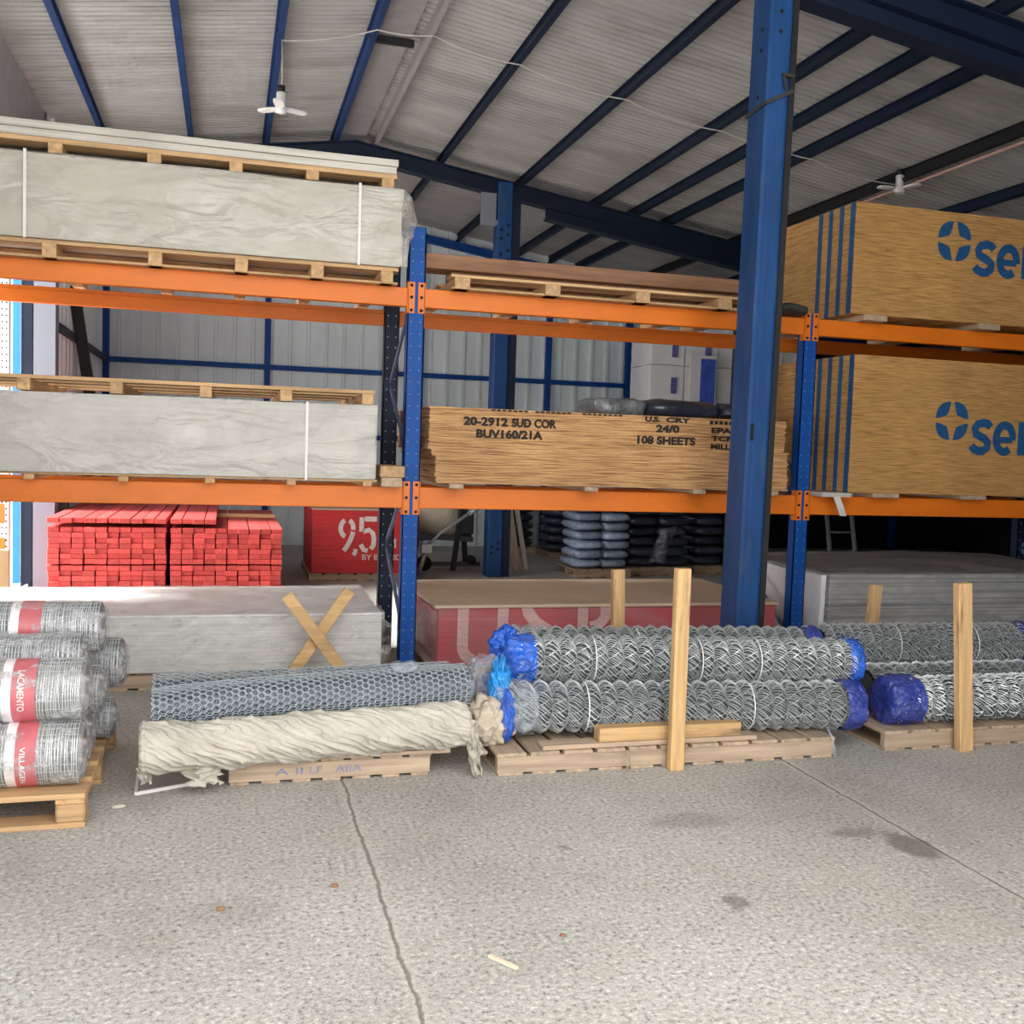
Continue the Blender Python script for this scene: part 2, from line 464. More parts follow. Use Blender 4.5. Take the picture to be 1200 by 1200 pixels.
# ------------------------------------------------------------------ mesh helpers
OFF = {}


class MB:
    def __init__(self):
        self.v, self.f, self.mi, self.sm = [], [], [], []

    def add(self, vs, fs, m=0, smooth=False):
        o = len(self.v)
        self.v += [tuple(p) for p in vs]
        for q in fs:
            self.f.append([i + o for i in q])
            self.mi.append(m)
            self.sm.append(smooth)
        return self

    def box(self, x0, x1, y0, y1, z0, z1, m=0, rot=None, about=None):
        vs = [Vector((x, y, z)) for z in (z0, z1) for y in (y0, y1) for x in (x0, x1)]
        if rot is not None:
            c = Vector(about) if about is not None else Vector(((x0 + x1) / 2, (y0 + y1) / 2, (z0 + z1) / 2))
            vs = [c + rot @ (p - c) for p in vs]
        return self.add(vs, [(0, 2, 3, 1), (4, 5, 7, 6), (0, 1, 5, 4), (2, 6, 7, 3), (0, 4, 6, 2), (1, 3, 7, 5)], m)

    def bar(self, p, q, a, b, up=(0, 0, 1), m=0):
        """square-section bar from p to q: a across, b along up"""
        p, q, up = Vector(p), Vector(q), Vector(up)
        d = (q - p).normalized()
        s = d.cross(up).normalized()
        u = s.cross(d)
        vs = []
        for c in (p, q):
            for i, j in ((-1, -1), (1, -1), (1, 1), (-1, 1)):
                vs.append(c + s * (i * a / 2) + u * (j * b / 2))
        return self.add(vs, [(3, 2, 1, 0), (4, 5, 6, 7), (0, 1, 5, 4), (1, 2, 6, 5), (2, 3, 7, 6), (3, 0, 4, 7)], m)

    def tube(self, pts, r, n=6, m=0, caps=True, smooth=True):
        pts = [Vector(p) for p in pts]
        vs, fs = [], []
        ref = None
        for i, p in enumerate(pts):
            d = (pts[min(i + 1, len(pts) - 1)] - pts[max(i - 1, 0)]).normalized()
            if ref is None:
                ref = Vector((0, 0, 1)) if abs(d.z) < 0.9 else Vector((1, 0, 0))
            s = d.cross(ref)
            if s.length < 1e-6:
                s = d.orthogonal()
            s.normalize()
            u = s.cross(d)
            ref = u
            rr = r[i] if isinstance(r, (list, tuple)) else r
            for k in range(n):
                a = 2 * PI * k / n
                vs.append(p + s * (rr * math.cos(a)) + u * (rr * math.sin(a)))
        for i in range(len(pts) - 1):
            for k in range(n):
                fs.append((i * n + k, i * n + (k + 1) % n, (i + 1) * n + (k + 1) % n, (i + 1) * n + k))
        if caps:
            fs.append(tuple(range(n - 1, -1, -1)))
            fs.append(tuple((len(pts) - 1) * n + k for k in range(n)))
        return self.add(vs, fs, m, smooth)

    def lathe(self, prof, n=32, m=0, p0=(0, 0, 0), axis=(1, 0, 0), fn=None, caps=True, smooth=True):
        """prof: (distance along axis, radius); fn(a, theta, r) -> r"""
        ax = Vector(axis).normalized()
        up = Vector((0, 0, 1)) if abs(ax.z) < 0.9 else Vector((0, 1, 0))
        s = ax.cross(up).normalized()
        u = s.cross(ax)
        p0 = Vector(p0)
        vs, fs = [], []
        for (a, r) in prof:
            for k in range(n):
                th = 2 * PI * k / n
                rr = fn(a, th, r) if fn else r
                vs.append(p0 + ax * a + s * (rr * math.cos(th)) + u * (rr * math.sin(th)))
        L = len(prof)
        for i in range(L - 1):
            for k in range(n):
                fs.append((i * n + k, i * n + (k + 1) % n, (i + 1) * n + (k + 1) % n, (i + 1) * n + k))
        if caps:
            fs.append(tuple(range(n - 1, -1, -1)))
            fs.append(tuple((L - 1) * n + k for k in range(n)))
        return self.add(vs, fs, m, smooth)

    def grid(self, fn, nu, nv, m=0, smooth=True):
        vs = [fn(i / nu, j / nv) for j in range(nv + 1) for i in range(nu + 1)]
        fs = [(j * (nu + 1) + i, j * (nu + 1) + i + 1, (j + 1) * (nu + 1) + i + 1, (j + 1) * (nu + 1) + i) for j in range(nv) for i in range(nu)]
        return self.add(vs, fs, m, smooth)

    def wrap_box(self, x0, x1, y0, y1, z0, z1, amp, freq, step=0.04, m=0, faces='fblrt'):
        """subdivided box whose skin is pushed about by noise (cling film, soft packs)"""
        def ds(p):
            q = Vector((p[0] * freq[0], p[1] * freq[1], p[2] * freq[2]))
            nv = noise.noise_vector(q) * 0.7 + noise.noise_vector(q * 2.3) * 0.3
            return (p[0] + nv.x * amp, p[1] + nv.y * amp, p[2] + nv.z * amp)
        X, Y, Z = x1 - x0, y1 - y0, z1 - z0
        nx, ny, nz_ = max(2, int(X / step)), max(2, int(Y / step / 2)), max(2, int(Z / step))
        if 'f' in faces:
            self.grid(lambda u, v: ds((x0 + X * u, y0, z0 + Z * v)), nx, nz_, m)
        if 'b' in faces:
            self.grid(lambda u, v: ds((x1 - X * u, y1, z0 + Z * v)), nx, nz_, m)
        if 'l' in faces:
            self.grid(lambda u, v: ds((x0, y1 - Y * u, z0 + Z * v)), ny, nz_, m)
        if 'r' in faces:
            self.grid(lambda u, v: ds((x1, y0 + Y * u, z0 + Z * v)), ny, nz_, m)
        if 't' in faces:
            self.grid(lambda u, v: ds((x0 + X * u, y0 + Y * v, z1)), nx, ny, m)
        if 'd' in faces:
            self.grid(lambda u, v: ds((x0 + X * u, y1 - Y * v, z0)), nx, ny, m)
        return self

    def build(self, name, mats, parent=None, bevel=0.0, origin=None):
        if not isinstance(mats, (list, tuple)):
            mats = [mats]
        if parent is not None:
            off = OFF[parent.name]
        elif origin is not None:
            off = Vector(origin)
        else:
            xs, ys, zs = zip(*self.v)
            off = Vector(((min(xs) + max(xs)) / 2, (min(ys) + max(ys)) / 2, min(zs)))
        me = bpy.data.meshes.new(name)
        me.from_pydata([(p[0] - off.x, p[1] - off.y, p[2] - off.z) for p in self.v], [], self.f)
        for mt in mats:
            me.materials.append(M[mt] if isinstance(mt, str) else mt)
        me.polygons.foreach_set('material_index', self.mi)
        me.polygons.foreach_set('use_smooth', self.sm)
        if bevel:
            bm = bmesh.new()
            bm.from_mesh(me)
            es = [e for e in bm.edges if len(e.link_faces) == 2 and e.calc_face_angle(0) > 0.6]
            bmesh.ops.bevel(bm, geom=es, offset=bevel, segments=1, affect='EDGES', clamp_overlap=True)
            bm.to_mesh(me)
            bm.free()
        me.update()
        o = bpy.data.objects.new(name, me)
        COL.objects.link(o)
        if parent is None:
            o.location = off
        else:
            o.parent = parent
        OFF[o.name] = off
        return o


def tag(o, label, cat, group=None, kind=None):
    o['label'] = label
    o['category'] = cat
    if group:
        o['group'] = group
    if kind:
        o['kind'] = kind
    return o


def thing(name, label, cat, loc, group=None, kind=None):
    o = bpy.data.objects.new(name, None)
    o.empty_display_size = 0.1
    COL.objects.link(o)
    o.location = loc
    OFF[o.name] = Vector(loc)
    return tag(o, label, cat, group, kind)


def dup(root, loc, label=None, group=None, rot=None):
    def cp(o, par):
        c = o.copy()
        COL.objects.link(c)
        OFF[c.name] = OFF.get(o.name, Vector())
        if par is not None:
            c.parent = par
            c.matrix_parent_inverse = o.matrix_parent_inverse
        for ch in list(o.children):
            cp(ch, c)
        return c
    r = cp(root, None)
    r.location = loc
    if rot is not None:
        r.rotation_euler = rot
    if label:
        r['label'] = label
    if group:
        r['group'] = group
    return r


def struct(o, label=None, cat=None):
    o['kind'] = 'structure'
    if label:
        o['label'] = label
        o['category'] = cat
    return o


def RZ(a):
    return Matrix.Rotation(a, 3, 'Z')


def RY(a):
    return Matrix.Rotation(a, 3, 'Y')


def RX(a):
    return Matrix.Rotation(a, 3, 'X')


# flat lettering ---------------------------------------------------------------
def text_mesh(txt, bold=0.0):
    c = bpy.data.curves.new('t', 'FONT')
    c.body = txt
    c.size = 1
    c.offset = bold
    c.resolution_u = 3
    o = bpy.data.objects.new('t', c)
    COL.objects.link(o)
    bpy.context.view_layer.update()
    me = bpy.data.meshes.new_from_object(o.evaluated_get(bpy.context.evaluated_depsgraph_get()))
    bpy.data.objects.remove(o)
    vs = [(v.co.x, v.co.y) for v in me.vertices]
    fs = [tuple(p.vertices) for p in me.polygons]
    bpy.data.meshes.remove(me)
    return vs, fs


def text_on(mb, txt, x0, x1, z0, z1, y, bold=0.0, tilt=0.0, m=0):
    """text filling the rectangle on the plane y = const, read from -y"""
    vs, fs = text_mesh(txt, bold)
    xs = [a for a, b in vs]
    zs = [b for a, b in vs]
    sx = (x1 - x0) / (max(xs) - min(xs))
    sz = (z1 - z0) / (max(zs) - min(zs))
    out = []
    for a, b in vs:
        X = x0 + (a - min(xs)) * sx
        out.append((X, y, z0 + (b - min(zs)) * sz + tilt * (X - x0)))
    mb.add(out, fs, m)


def stroke(mb, pts, wd, x0, z0, sx, sz, y, m=0):
    """thick painted stroke through 2-D points"""
    P = [Vector((x0 + p[0] * sx, z0 + p[1] * sz)) for p in pts]
    L, Rr = [], []
    for i, p in enumerate(P):
        d = (P[min(i + 1, len(P) - 1)] - P[max(i - 1, 0)]).normalized()
        n_ = Vector((-d.y, d.x)) * wd / 2
        L.append(p + n_)
        Rr.append(p - n_)
    vs = [(q.x, y, q.y) for q in L] + [(q.x, y, q.y) for q in Rr]
    k = len(P)
    mb.add(vs, [(i, i + 1, k + i + 1, k + i) for i in range(k - 1)], m)


def arc(cx, cz, rx, rz, a0, a1, n=14):
    return [(cx + rx * math.cos(math.radians(a0 + (a1 - a0) * i / n)), cz + rz * math.sin(math.radians(a0 + (a1 - a0) * i / n))) for i in range(n + 1)]

# ------------------------------------------------------------------ the hall
BY = 14.9            # back wall
LX = -1.68           # left wall
RX_ = 12.0           # right wall
RIDGE = 1.30


def zroof(x):
    return 4.96 - 0.15 * abs(x - RIDGE)


mb = MB()
mb.add([(LX - 0.4, FRONT_Y, 0), (RX_, FRONT_Y, 0), (RX_, BY, 0), (LX - 0.4, BY, 0)], [(0, 1, 2, 3)])
struct(mb.build('floor', 'concrete', origin=(0, 0, 0)))
mb = MB()
mb.add([(-40, -40, -0.03), (40, -40, -0.03), (40, 30, -0.03), (-40, 30, -0.03)], [(0, 1, 2, 3)])
struct(mb.build('ground', 'yard', origin=(0, 0, -0.03)))


def corr_roof(name, xa, xb):
    mb = MB()
    per = 0.086
    prof = ((0.0, 0.0), (0.058, 0.0), (0.064, 0.026), (0.080, 0.026))
    n = int((BY + 0.25 - FRONT_Y) / per) * 4
    vs, fs = [], []
    for i in range(n + 1):
        d, h = prof[i % 4]
        y = FRONT_Y + (i // 4) * per + d
        for x in (xa, xb):
            vs.append((x, y, zroof(x) + h))
    for i in range(n):
        fs.append((2 * i, 2 * i + 1, 2 * i + 3, 2 * i + 2))
    mb.add(vs, fs, 0, False)
    return struct(mb.build(name, 'roof', origin=(0, 0, 4)))


corr_roof('ceiling', LX - 0.25, RIDGE)
corr_roof('ceiling', RIDGE, RX_)

# ridge flashing under the sheets
mb = MB()
for sgn in (-1, 1):
    xa, xb = RIDGE, RIDGE + sgn * (0.13 if sgn > 0 else 0.2)
    mb.add([(xa, FRONT_Y, zroof(xa) - 0.016), (xb, FRONT_Y, zroof(xb) - 0.016), (xb, BY, zroof(xb) - 0.016), (xa, BY, zroof(xa) - 0.016)], [(0, 1, 2, 3)])
mb.box(1.12, 1.42, FRONT_Y, BY, 4.895, 4.90)
struct(mb.build('trim_1', 'flash', origin=(RIDGE, 0, 4.9)))
mb = MB().bar((1.08, 8.6, 4.86), (1.45, 8.6, 4.86), 0.05, 0.05)
struct(mb.build('trim_2', 'black'))

# purlins
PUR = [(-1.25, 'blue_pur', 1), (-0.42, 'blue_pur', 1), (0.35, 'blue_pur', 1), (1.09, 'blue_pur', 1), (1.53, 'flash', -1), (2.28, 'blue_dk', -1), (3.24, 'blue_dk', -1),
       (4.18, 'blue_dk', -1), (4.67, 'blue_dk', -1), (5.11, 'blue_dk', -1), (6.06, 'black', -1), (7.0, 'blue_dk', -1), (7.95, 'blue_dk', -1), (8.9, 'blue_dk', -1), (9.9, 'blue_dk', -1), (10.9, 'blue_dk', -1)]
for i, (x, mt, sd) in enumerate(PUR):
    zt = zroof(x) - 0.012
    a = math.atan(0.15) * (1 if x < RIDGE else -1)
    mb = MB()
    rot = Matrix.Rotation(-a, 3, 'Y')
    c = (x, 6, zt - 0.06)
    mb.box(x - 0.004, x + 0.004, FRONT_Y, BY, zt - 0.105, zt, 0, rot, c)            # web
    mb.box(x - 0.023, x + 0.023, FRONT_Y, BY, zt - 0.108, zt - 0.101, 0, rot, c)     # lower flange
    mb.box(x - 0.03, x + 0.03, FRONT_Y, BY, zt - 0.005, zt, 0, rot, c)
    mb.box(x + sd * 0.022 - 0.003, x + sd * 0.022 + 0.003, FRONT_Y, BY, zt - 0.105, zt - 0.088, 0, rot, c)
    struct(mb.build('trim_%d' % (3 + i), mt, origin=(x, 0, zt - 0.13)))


# rafters: one frame over the front column, one over the far column
def rafter(y, ya, name, label):
    r = thing(name, label, 'roof beam', (RIDGE, y, 4.4), kind='structure')
    for sg, x1 in ((-1, LX), (1, RX_)):
        x0 = RIDGE
        mb = MB()
        zt0, zt1 = zroof(x0) - 0.135, zroof(x1) - 0.135
        dpt = 0.17
        for (za, zb, hw) in ((0, 0.012, 0.075), (0.012, dpt, 0.006), (dpt, dpt + 0.012, 0.075)):
            mb.add([(x0, y - hw, zt0 - za), (x0, y + hw, zt0 - za), (x0, y + hw, zt0 - zb), (x0, y - hw, zt0 - zb),
                    (x1, y - hw, zt1 - za), (x1, y + hw, zt1 - za), (x1, y + hw, zt1 - zb), (x1, y - hw, zt1 - zb)],
                   [(0, 1, 2, 3), (7, 6, 5, 4), (0, 4, 5, 1), (1, 5, 6, 2), (2, 6, 7, 3), (3, 7, 4, 0)])
        if sg > 0:   # deeper haunch on the long side
            xh = 3.52 if y > 8 else 3.2
            z0h, z1h = zroof(xh) - 0.135, zroof(x1) - 0.135
            for (za, zb, hw) in ((dpt, dpt + 0.13, 0.006), (dpt + 0.13, dpt + 0.142, 0.075)):
                mb.add([(xh, y - hw, z0h - za), (xh, y + hw, z0h - za), (xh, y + hw, z0h - zb), (xh, y - hw, z0h - zb),
                        (x1, y - hw, z1h - za), (x1, y + hw, z1h - za), (x1, y + hw, z1h - zb), (x1, y - hw, z1h - zb)],
                       [(0, 1, 2, 3), (7, 6, 5, 4), (0, 4, 5, 1), (1, 5, 6, 2), (2, 6, 7, 3), (3, 7, 4, 0)])
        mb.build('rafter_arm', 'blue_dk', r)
    return r


rafter(11.4, 0, 'rafter', 'dark blue steel rafter crossing under the purlins above the far blue column')
rafter(5.52, 0, 'rafter', 'dark blue steel rafter crossing the top right corner above the front column')


# cladding (vertical ribs) --------------------------------------------------------
def cladding(mb, a0, a1, fix, axis, z0, z1fn, period=0.255, sgn=-1, m=0):
    prof = [(0, 0), (0.232, 0), (0.240, 0.034), (0.290, 0.034), (0.298, 0)]
    xs = []
    k = 0
    while a0 + k * period < a1:
        for (d, h) in prof:
            t_ = a0 + k * period + d * period / 0.31
            if t_ <= a1:
                xs.append((t_, h))
        k += 1
    xs.append((a1, 0))
    vs, fs = [], []
    for (t_, h) in xs:
        for z in (z0, z1fn(t_)):
            vs.append((t_, fix + sgn * h, z) if axis == 'x' else (fix + sgn * h, t_, z))
    for i in range(len(xs) - 1):
        fs.append((2 * i, 2 * i + 2, 2 * i + 3, 2 * i + 1))
    mb.add(vs, fs, m)


mb = MB()
cladding(mb, LX, 7.3, BY, 'x', 0, lambda x: zroof(x))
struct(mb.build('wall_back', 'clad', origin=(0, BY, 0)))
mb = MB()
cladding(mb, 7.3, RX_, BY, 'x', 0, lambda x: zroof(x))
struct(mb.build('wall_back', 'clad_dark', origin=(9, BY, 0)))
mb = MB()
cladding(mb, 10.5, BY, LX, 'y', 0, lambda y: zroof(LX), sgn=1)
struct(mb.build('wall_left', 'clad', origin=(LX, 12, 0)))
mb = MB()
cladding(mb, FRONT_Y, 6.9, LX - 0.10, 'y', 0, lambda y: 3.9, sgn=1)  # unseen stretch of wall, added to keep the sun off the foreground
struct(mb.build('wall_left', 'clad', origin=(LX, 4, 0)))
mb = MB()
mb.box(LX - 0.12, LX - 0.02, FRONT_Y, BY, 3.85, zroof(LX) - 0.02)
struct(mb.build('trim_30', 'alu', origin=(LX, 5, 4.2)))
mb = MB()
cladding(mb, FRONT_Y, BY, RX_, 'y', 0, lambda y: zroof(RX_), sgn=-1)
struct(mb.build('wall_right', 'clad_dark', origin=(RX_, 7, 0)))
mb = MB()
cladding(mb, 3.5, RX_, FRONT_Y, 'x', 0, lambda x: zroof(x), sgn=1)  # unseen; carried further left to darken the right side of the hall
struct(mb.build('wall_front', 'clad', origin=(9, FRONT_Y, 0)))

# back wall posts and rails
ti = 31
for x in (LX + 0.06, 0.52, 2.72, 4.7, 6.02, 7.4, 9.2, 11.0):
    mb = MB().box(x - 0.04, x + 0.04, BY - 0.13, BY - 0.03, 0, zroof(x) - 0.14)
    struct(mb.build('trim_%d' % ti, 'blue'))
    ti += 1
for z in (2.55, 1.6, 0.65):
    mb = MB().box(LX + 0.1, RX_ - 0.1, BY - 0.085, BY - 0.03, z - 0.035, z + 0.035)
    struct(mb.build('trim_%d' % ti, 'blue'))
    ti += 1
    mb = MB().box(LX + 0.03, LX + 0.085, 10.7, BY - 0.14, z - 0.035, z + 0.035)
    struct(mb.build('trim_%d' % ti, 'blue_dk'))
    ti += 1
for xa, xb in ((LX + 0.1, RIDGE), (RIDGE, RX_ - 0.1)):
    mb = MB().bar((xa, BY - 0.10, zroof(xa) - 0.20), (xb, BY - 0.10, zroof(xb) - 0.20), 0.08, 0.11)
    struct(mb.build('trim_%d' % ti, 'blue'))
    ti += 1
mb = MB().bar((-1.66, 12.0, 3.2), (-1.48, 12.0, 2.0), 0.11, 0.11, up=(0, 1, 0))
mb.bar((-1.48, 12.0, 2.0), (-1.48, 12.0, 0.0), 0.11, 0.11, up=(0, 1, 0))
struct(mb.build('trim_%d' % ti, 'black'))
ti += 1

# ------------------------------------------------------------------ columns
# front column: rolled profile with open right edge, stands just in front of the rack
c = thing('steel_column', 'tall blue steel column standing in front of the rack and the stencilled plywood pack', 'column', (3.04, 5.5, 0), kind='structure')
mb = MB()
LEAN = 0.036 / 3.7


def lean(vs):
    return [(p[0] + LEAN * (p[2] - 0.5), p[1], p[2]) for p in vs]


H = zroof(3.0) - 0.31
prof = [(2.965, 5.62), (2.965, 5.42), (2.98, 5.405), (3.005, 5.405), (3.01, 5.40), (3.085, 5.40), (3.10, 5.405), (3.115, 5.42), (3.115, 5.62)]
vs = []
for z in (0, H):
    vs += [(x, y, z) for x, y in prof]
k = len(prof)
mb.add(lean(vs), [(i, i + 1, k + i + 1, k + i) for i in range(k - 1)] + [(k - 1, 0, k, 2 * k - 1)])
mb.build('column_shaft', 'col_blue', c)
mb = MB()
b = MB().box(3.112, 3.155, 5.47, 5.62, 0, H)
mb.add(lean(b.v), b.f)
b = MB().box(3.112, 3.15, 5.412, 5.47, 0, H)
mb.add(lean(b.v), b.f)
mb.build('edge_channel', 'black', c)
mb = MB()
for (px, pz) in ((3.062, 4.095), (3.062, 3.98)):
    x = px
    mb.lathe([(0, 0.011), (0.004, 0.011)], 12, 0, (x, 5.399, pz), (0, -1, 0))
for (py, pz) in ((5.50, 4.02), (5.50, 3.90), (5.51, 3.63)):
    mb.lathe([(0, 0.012), (0.004, 0.012)], 12, 0, (2.9645 + LEAN * (pz - 0.5), py, pz), (-1, 0, 0))
mb.build('bolt_hole', 'hole', c)
mb = MB()
z = 3.60
mb.bar((2.985, 5.63, z - 0.05), (2.985, 5.395, z - 0.035), 0.012, 0.022)
mb.bar((2.985, 5.393, z - 0.035), (3.16, 5.393, z + 0.05), 0.012, 0.022)
mb.box(3.08, 3.15, 5.37, 5.395, z + 0.12, z + 0.14)
mb.bar((3.085, 5.38, z + 0.13), (3.10, 5.38, z + 0.05), 0.012, 0.012)
mb.build('wire_band', 'rag', c)
mb = MB().box(2.992, 3.012, 5.398, 5.404, 1.60, 1.70)
mb.build('slot', 'hole', c)
mb = MB().box(2.90, 3.22, 5.38, 5.66, 0.0, 0.012)
mb.build('base_plate', 'col_blue', c)

# far column
c = thing('steel_column', 'blue steel column with bolt holes standing far behind the stencilled plywood', 'column', (3.06, 11.4, 0), kind='structure')
mb = MB()
mb.box(2.925, 3.10, 11.3, 11.5, 0, zroof(3) - 0.16)
mb.build('column_shaft', 'col_blue', c, bevel=0.012)
mb = MB().box(3.10, 3.20, 11.32, 11.5, 0, zroof(3) - 0.30)
mb.build('edge_channel', 'blue_dk', c)  # shaded right side of the shaft, painted in as a darker blue
mb = MB()
for z in (4.0, 3.9, 3.72, 3.62, 3.35, 0.35, 0.28):
    for x in (2.97, 3.05):
        mb.lathe([(0, 0.017), (0.004, 0.017)], 10, 0, (x, 11.299, z + (0.05 if x > 3 else 0)), (0, -1, 0))
mb.build('bolt_hole', 'hole', c)
mb = MB().box(2.72, 2.90, 11.30, 11.32, 4.03, 4.40)
mb.box(2.86, 2.93, 11.31, 11.4, 4.05, 4.1)
mb.build('bracket_plate', 'col_grey', c)

# left frame column: pale flange, and blue post beside it
mb = MB().box(-1.775, -1.585, 10.42, 10.435, 0, 4.2).box(-1.69, -1.67, 10.435, 10.6, 0, 4.2).box(-1.775, -1.585, 10.6, 10.615, 0, 4.2)
tag(mb.build('steel_column', ['col_grey'], origin=(-1.68, 10.5, 0)), 'pale grey column left of the red-ended timber, behind the rack', 'column', kind='structure')
c = thing('steel_post', 'brightly lit blue post beside the pale grey column at the left edge', 'post', (-1.9, 10.5, 0), kind='structure')
MB().box(-1.955, -1.885, 10.42, 10.435, 0.07, 4.2).build('front_flange', 'lit_blue', c)
MB().box(-1.885, -1.79, 10.44, 10.60, 0.0, 4.2).build('web', 'blue_dk', c)  # web in shade behind the lit flange, shade put into the colour
mb = MB().box(-1.58, -1.50, 10.62, 10.72, 0, 0.95)  # narrow near-black upright box
tag(mb.build('dark_upright', 'black'), 'black upright strip between the pale column and the red timber', 'plank')

# ------------------------------------------------------------------ pallet rack
YF, YR = 6.30, 7.26          # front faces of the front and rear posts
rack = thing('pallet_rack', 'long pallet rack of blue perforated posts and orange beams across the hall', 'pallet rack', (1.12, 6.8, 0))


def post_mesh(x, y, top, front):
    mb = MB()
    w_, d_ = 0.105, 0.085
    # C-section: face plate plus two side plates, with fold
    mb.box(x - w_ / 2, x + w_ / 2, y, y + 0.006, 0, top)
    mb.box(x - w_ / 2, x - w_ / 2 + 0.006, y, y + d_, 0, top)
    mb.box(x + w_ / 2 - 0.006, x + w_ / 2, y, y + d_, 0, top)
    mb.box(x - w_ / 2, x - w_ / 2 + 0.03, y + d_ - 0.006, y + d_, 0, top)
    mb.box(x + w_ / 2 - 0.03, x + w_ / 2, y + d_ - 0.006, y + d_, 0, top)
    z = 0.10
    while z < top - 0.03:
        for sx in (-0.028, 0.028):
            mb.lathe([(0, 0.0055), (0.0015, 0.0055)], 8, 1, (x + sx, y - 0.0002, z), (0, -1, 0), smooth=False)
        z += 0.075
    mb.box(x - w_ / 2 - 0.01, x + w_ / 2 + 0.01, y - 0.01, y + d_ + 0.02, 0, 0.006)
    return mb


FR = [(-1.675, 2.86), (1.120, 2.862), (3.925, 2.515), (6.73, 2.86)]
for (x, top) in FR:
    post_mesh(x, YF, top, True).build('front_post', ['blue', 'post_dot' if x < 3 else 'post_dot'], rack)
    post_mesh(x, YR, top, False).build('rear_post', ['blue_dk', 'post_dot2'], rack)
    # zig-zag bracing
    z, s = 0.22, 0
    while z + 0.6 < top:
        a, b = (YF + 0.075, YR + 0.01) if s % 2 == 0 else (YR + 0.01, YF + 0.075)
        MB().bar((x, a, z), (x, b, z + 0.55), 0.03, 0.018, up=(1, 0, 0)).build('diagonal_brace', 'strut', rack)
        z += 0.575
        s += 1
LEV = [(1.105, 1.24), (2.368, 2.485)]
for (xa, xb) in ((-1.62, 1.0665), (1.1735, 3.8715), (3.9785, 6.675)):
    for (z0, z1) in LEV:
        for front in (True, False):
            mb = MB()
            y0 = YF + 0.005 if front else YR + 0.035
            if not front:
                z0 = z1 - 0.128
            zt = z1 if front else z1 - 0.018
            mb.box(xa, xb, y0, y0 + 0.045, z0, zt)
            mb.box(xa, xb, y0 + 0.045 if front else y0 - 0.008, y0 + 0.053 if front else y0, z0, z0 + 0.085)
            bm = mb.build('beam', 'orange', rack, bevel=0.006)
            OFF[bm.name] = Vector((1.12, 6.8, 0))
            if front:
                for sx, xe in ((1, xa), (-1, xb)):
                    k = MB()
                    xc = xe - sx * 0.022
                    k.box(xc - 0.021, xc + 0.021, YF - 0.006, YF - 0.001, z0 - 0.04, z1 + 0.035)
                    k.box(xe - 0.004, xe + 0.004, YF - 0.006, YF + 0.05, z0 - 0.04, z1 + 0.035)
                    for zz in (z0 - 0.022, (z0 + z1) / 2, z1 + 0.015):
                        k.lathe([(0, 0.010), (0.004, 0.010), (0.006, 0.006)], 8, 1, (xc, YF - 0.006, zz), (0, -1, 0), smooth=False)
                    k.build('connector_plate', ['orange', 'hole'], bm)


# second rack at the left edge of the picture
r2 = thing('rack_upright', 'pale perforated rack upright with orange beam end at the left edge', 'rack upright', (-1.78, 9.0, 0))
mb = MB().box(-1.86, -1.715, 9.0, 9.08, 0, 2.9)
z = 0.1
while z < 2.85:
    for x in (-1.765, -1.733):
        mb.lathe([(0, 0.007), (0.002, 0.007)], 8, 1, (x, 8.9995, z), (0, -1, 0), smooth=False)
    z += 0.052
mb.build('post', ['white', 'hole'], r2)
MB().box(-1.90, -1.742, 8.985, 8.999, 0.55, 0.64).box(-1.90, -1.748, 8.985, 8.999, 0.76, 0.92).build('beam_end', 'orange', r2)
tag(MB().box(-1.98, -1.46, 7.66, 7.69, 0, 0.68).build('cardboard_sheet', 'card'), 'upright brown cardboard sheet cut by the left edge above the wrapped rolls', 'cardboard')


# ------------------------------------------------------------------ pallets
def stringer_pallet(label, x0, x1, y0, y1, h, wd=0.14, gap=0.035, zb=0.0, stamp=False, holes=True, name='wooden_pallet'):
    """boards front-to-back over stringers that run left-right"""
    r = thing(name, label, 'pallet', ((x0 + x1) / 2, (y0 + y1) / 2, zb))
    t = 0.017
    n = max(2, int(round((x1 - x0) / (wd + gap))))
    w2 = (x1 - x0 - gap * (n - 1)) / n
    for i in range(n):
        a = x0 + i * (w2 + gap)
        j = random.uniform(-0.004, 0.004)
        MB().box(a, a + w2, y0 + j, y1, zb + h - t, zb + h).build('deck_board', 'old_y', r, bevel=0.002)
        if i % 1 == 0:
            MB().box(a + 0.01, a + w2 - 0.012, y0 + j + 0.003, y1, zb, zb + t * 0.8).build('bottom_board', 'old_y', r, bevel=0.002)
    for k, y in enumerate((y0 + 0.004, (y0 + y1) / 2 - 0.02, y1 - 0.044)):
        MB().box(x0 + 0.004, x1 - 0.004, y, y + 0.04, zb + t * 0.8, zb + h - t).build('stringer', 'old_x', r, bevel=0.002)
    return r


def skid_pallet(label, x0, x1, y0, y1, zb, ht, skids, sw=0.085, bt=0.02, name='wooden_pallet', boards=4, under=False):
    """long thin boards left-right over front-to-back skids"""
    r = thing(name, label, 'pallet', ((x0 + x1) / 2, (y0 + y1) / 2, zb))
    for s in skids:
        MB().box(s - sw / 2, s + sw / 2, y0 - 0.012 + random.uniform(-0.01, 0.01), y1, zb, zb + ht - bt).build('skid', 'pal_y', r, bevel=0.003)
    bw = 0.14
    for i in range(boards):
        a = y0 + (y1 - y0 - bw) * i / (boards - 1)
        MB().box(x0 + random.uniform(-0.01, 0.01), x1 + random.uniform(-0.01, 0.01), a, a + bw, zb + ht - bt, zb + ht).build('deck_board', 'pal_x', r, bevel=0.002)
    if under:
        MB().box(x0, x1, y0 + 0.01, y0 + 0.11, zb, zb + 0.014).build('runner_board', 'pal_x', r, bevel=0.002)
    return r


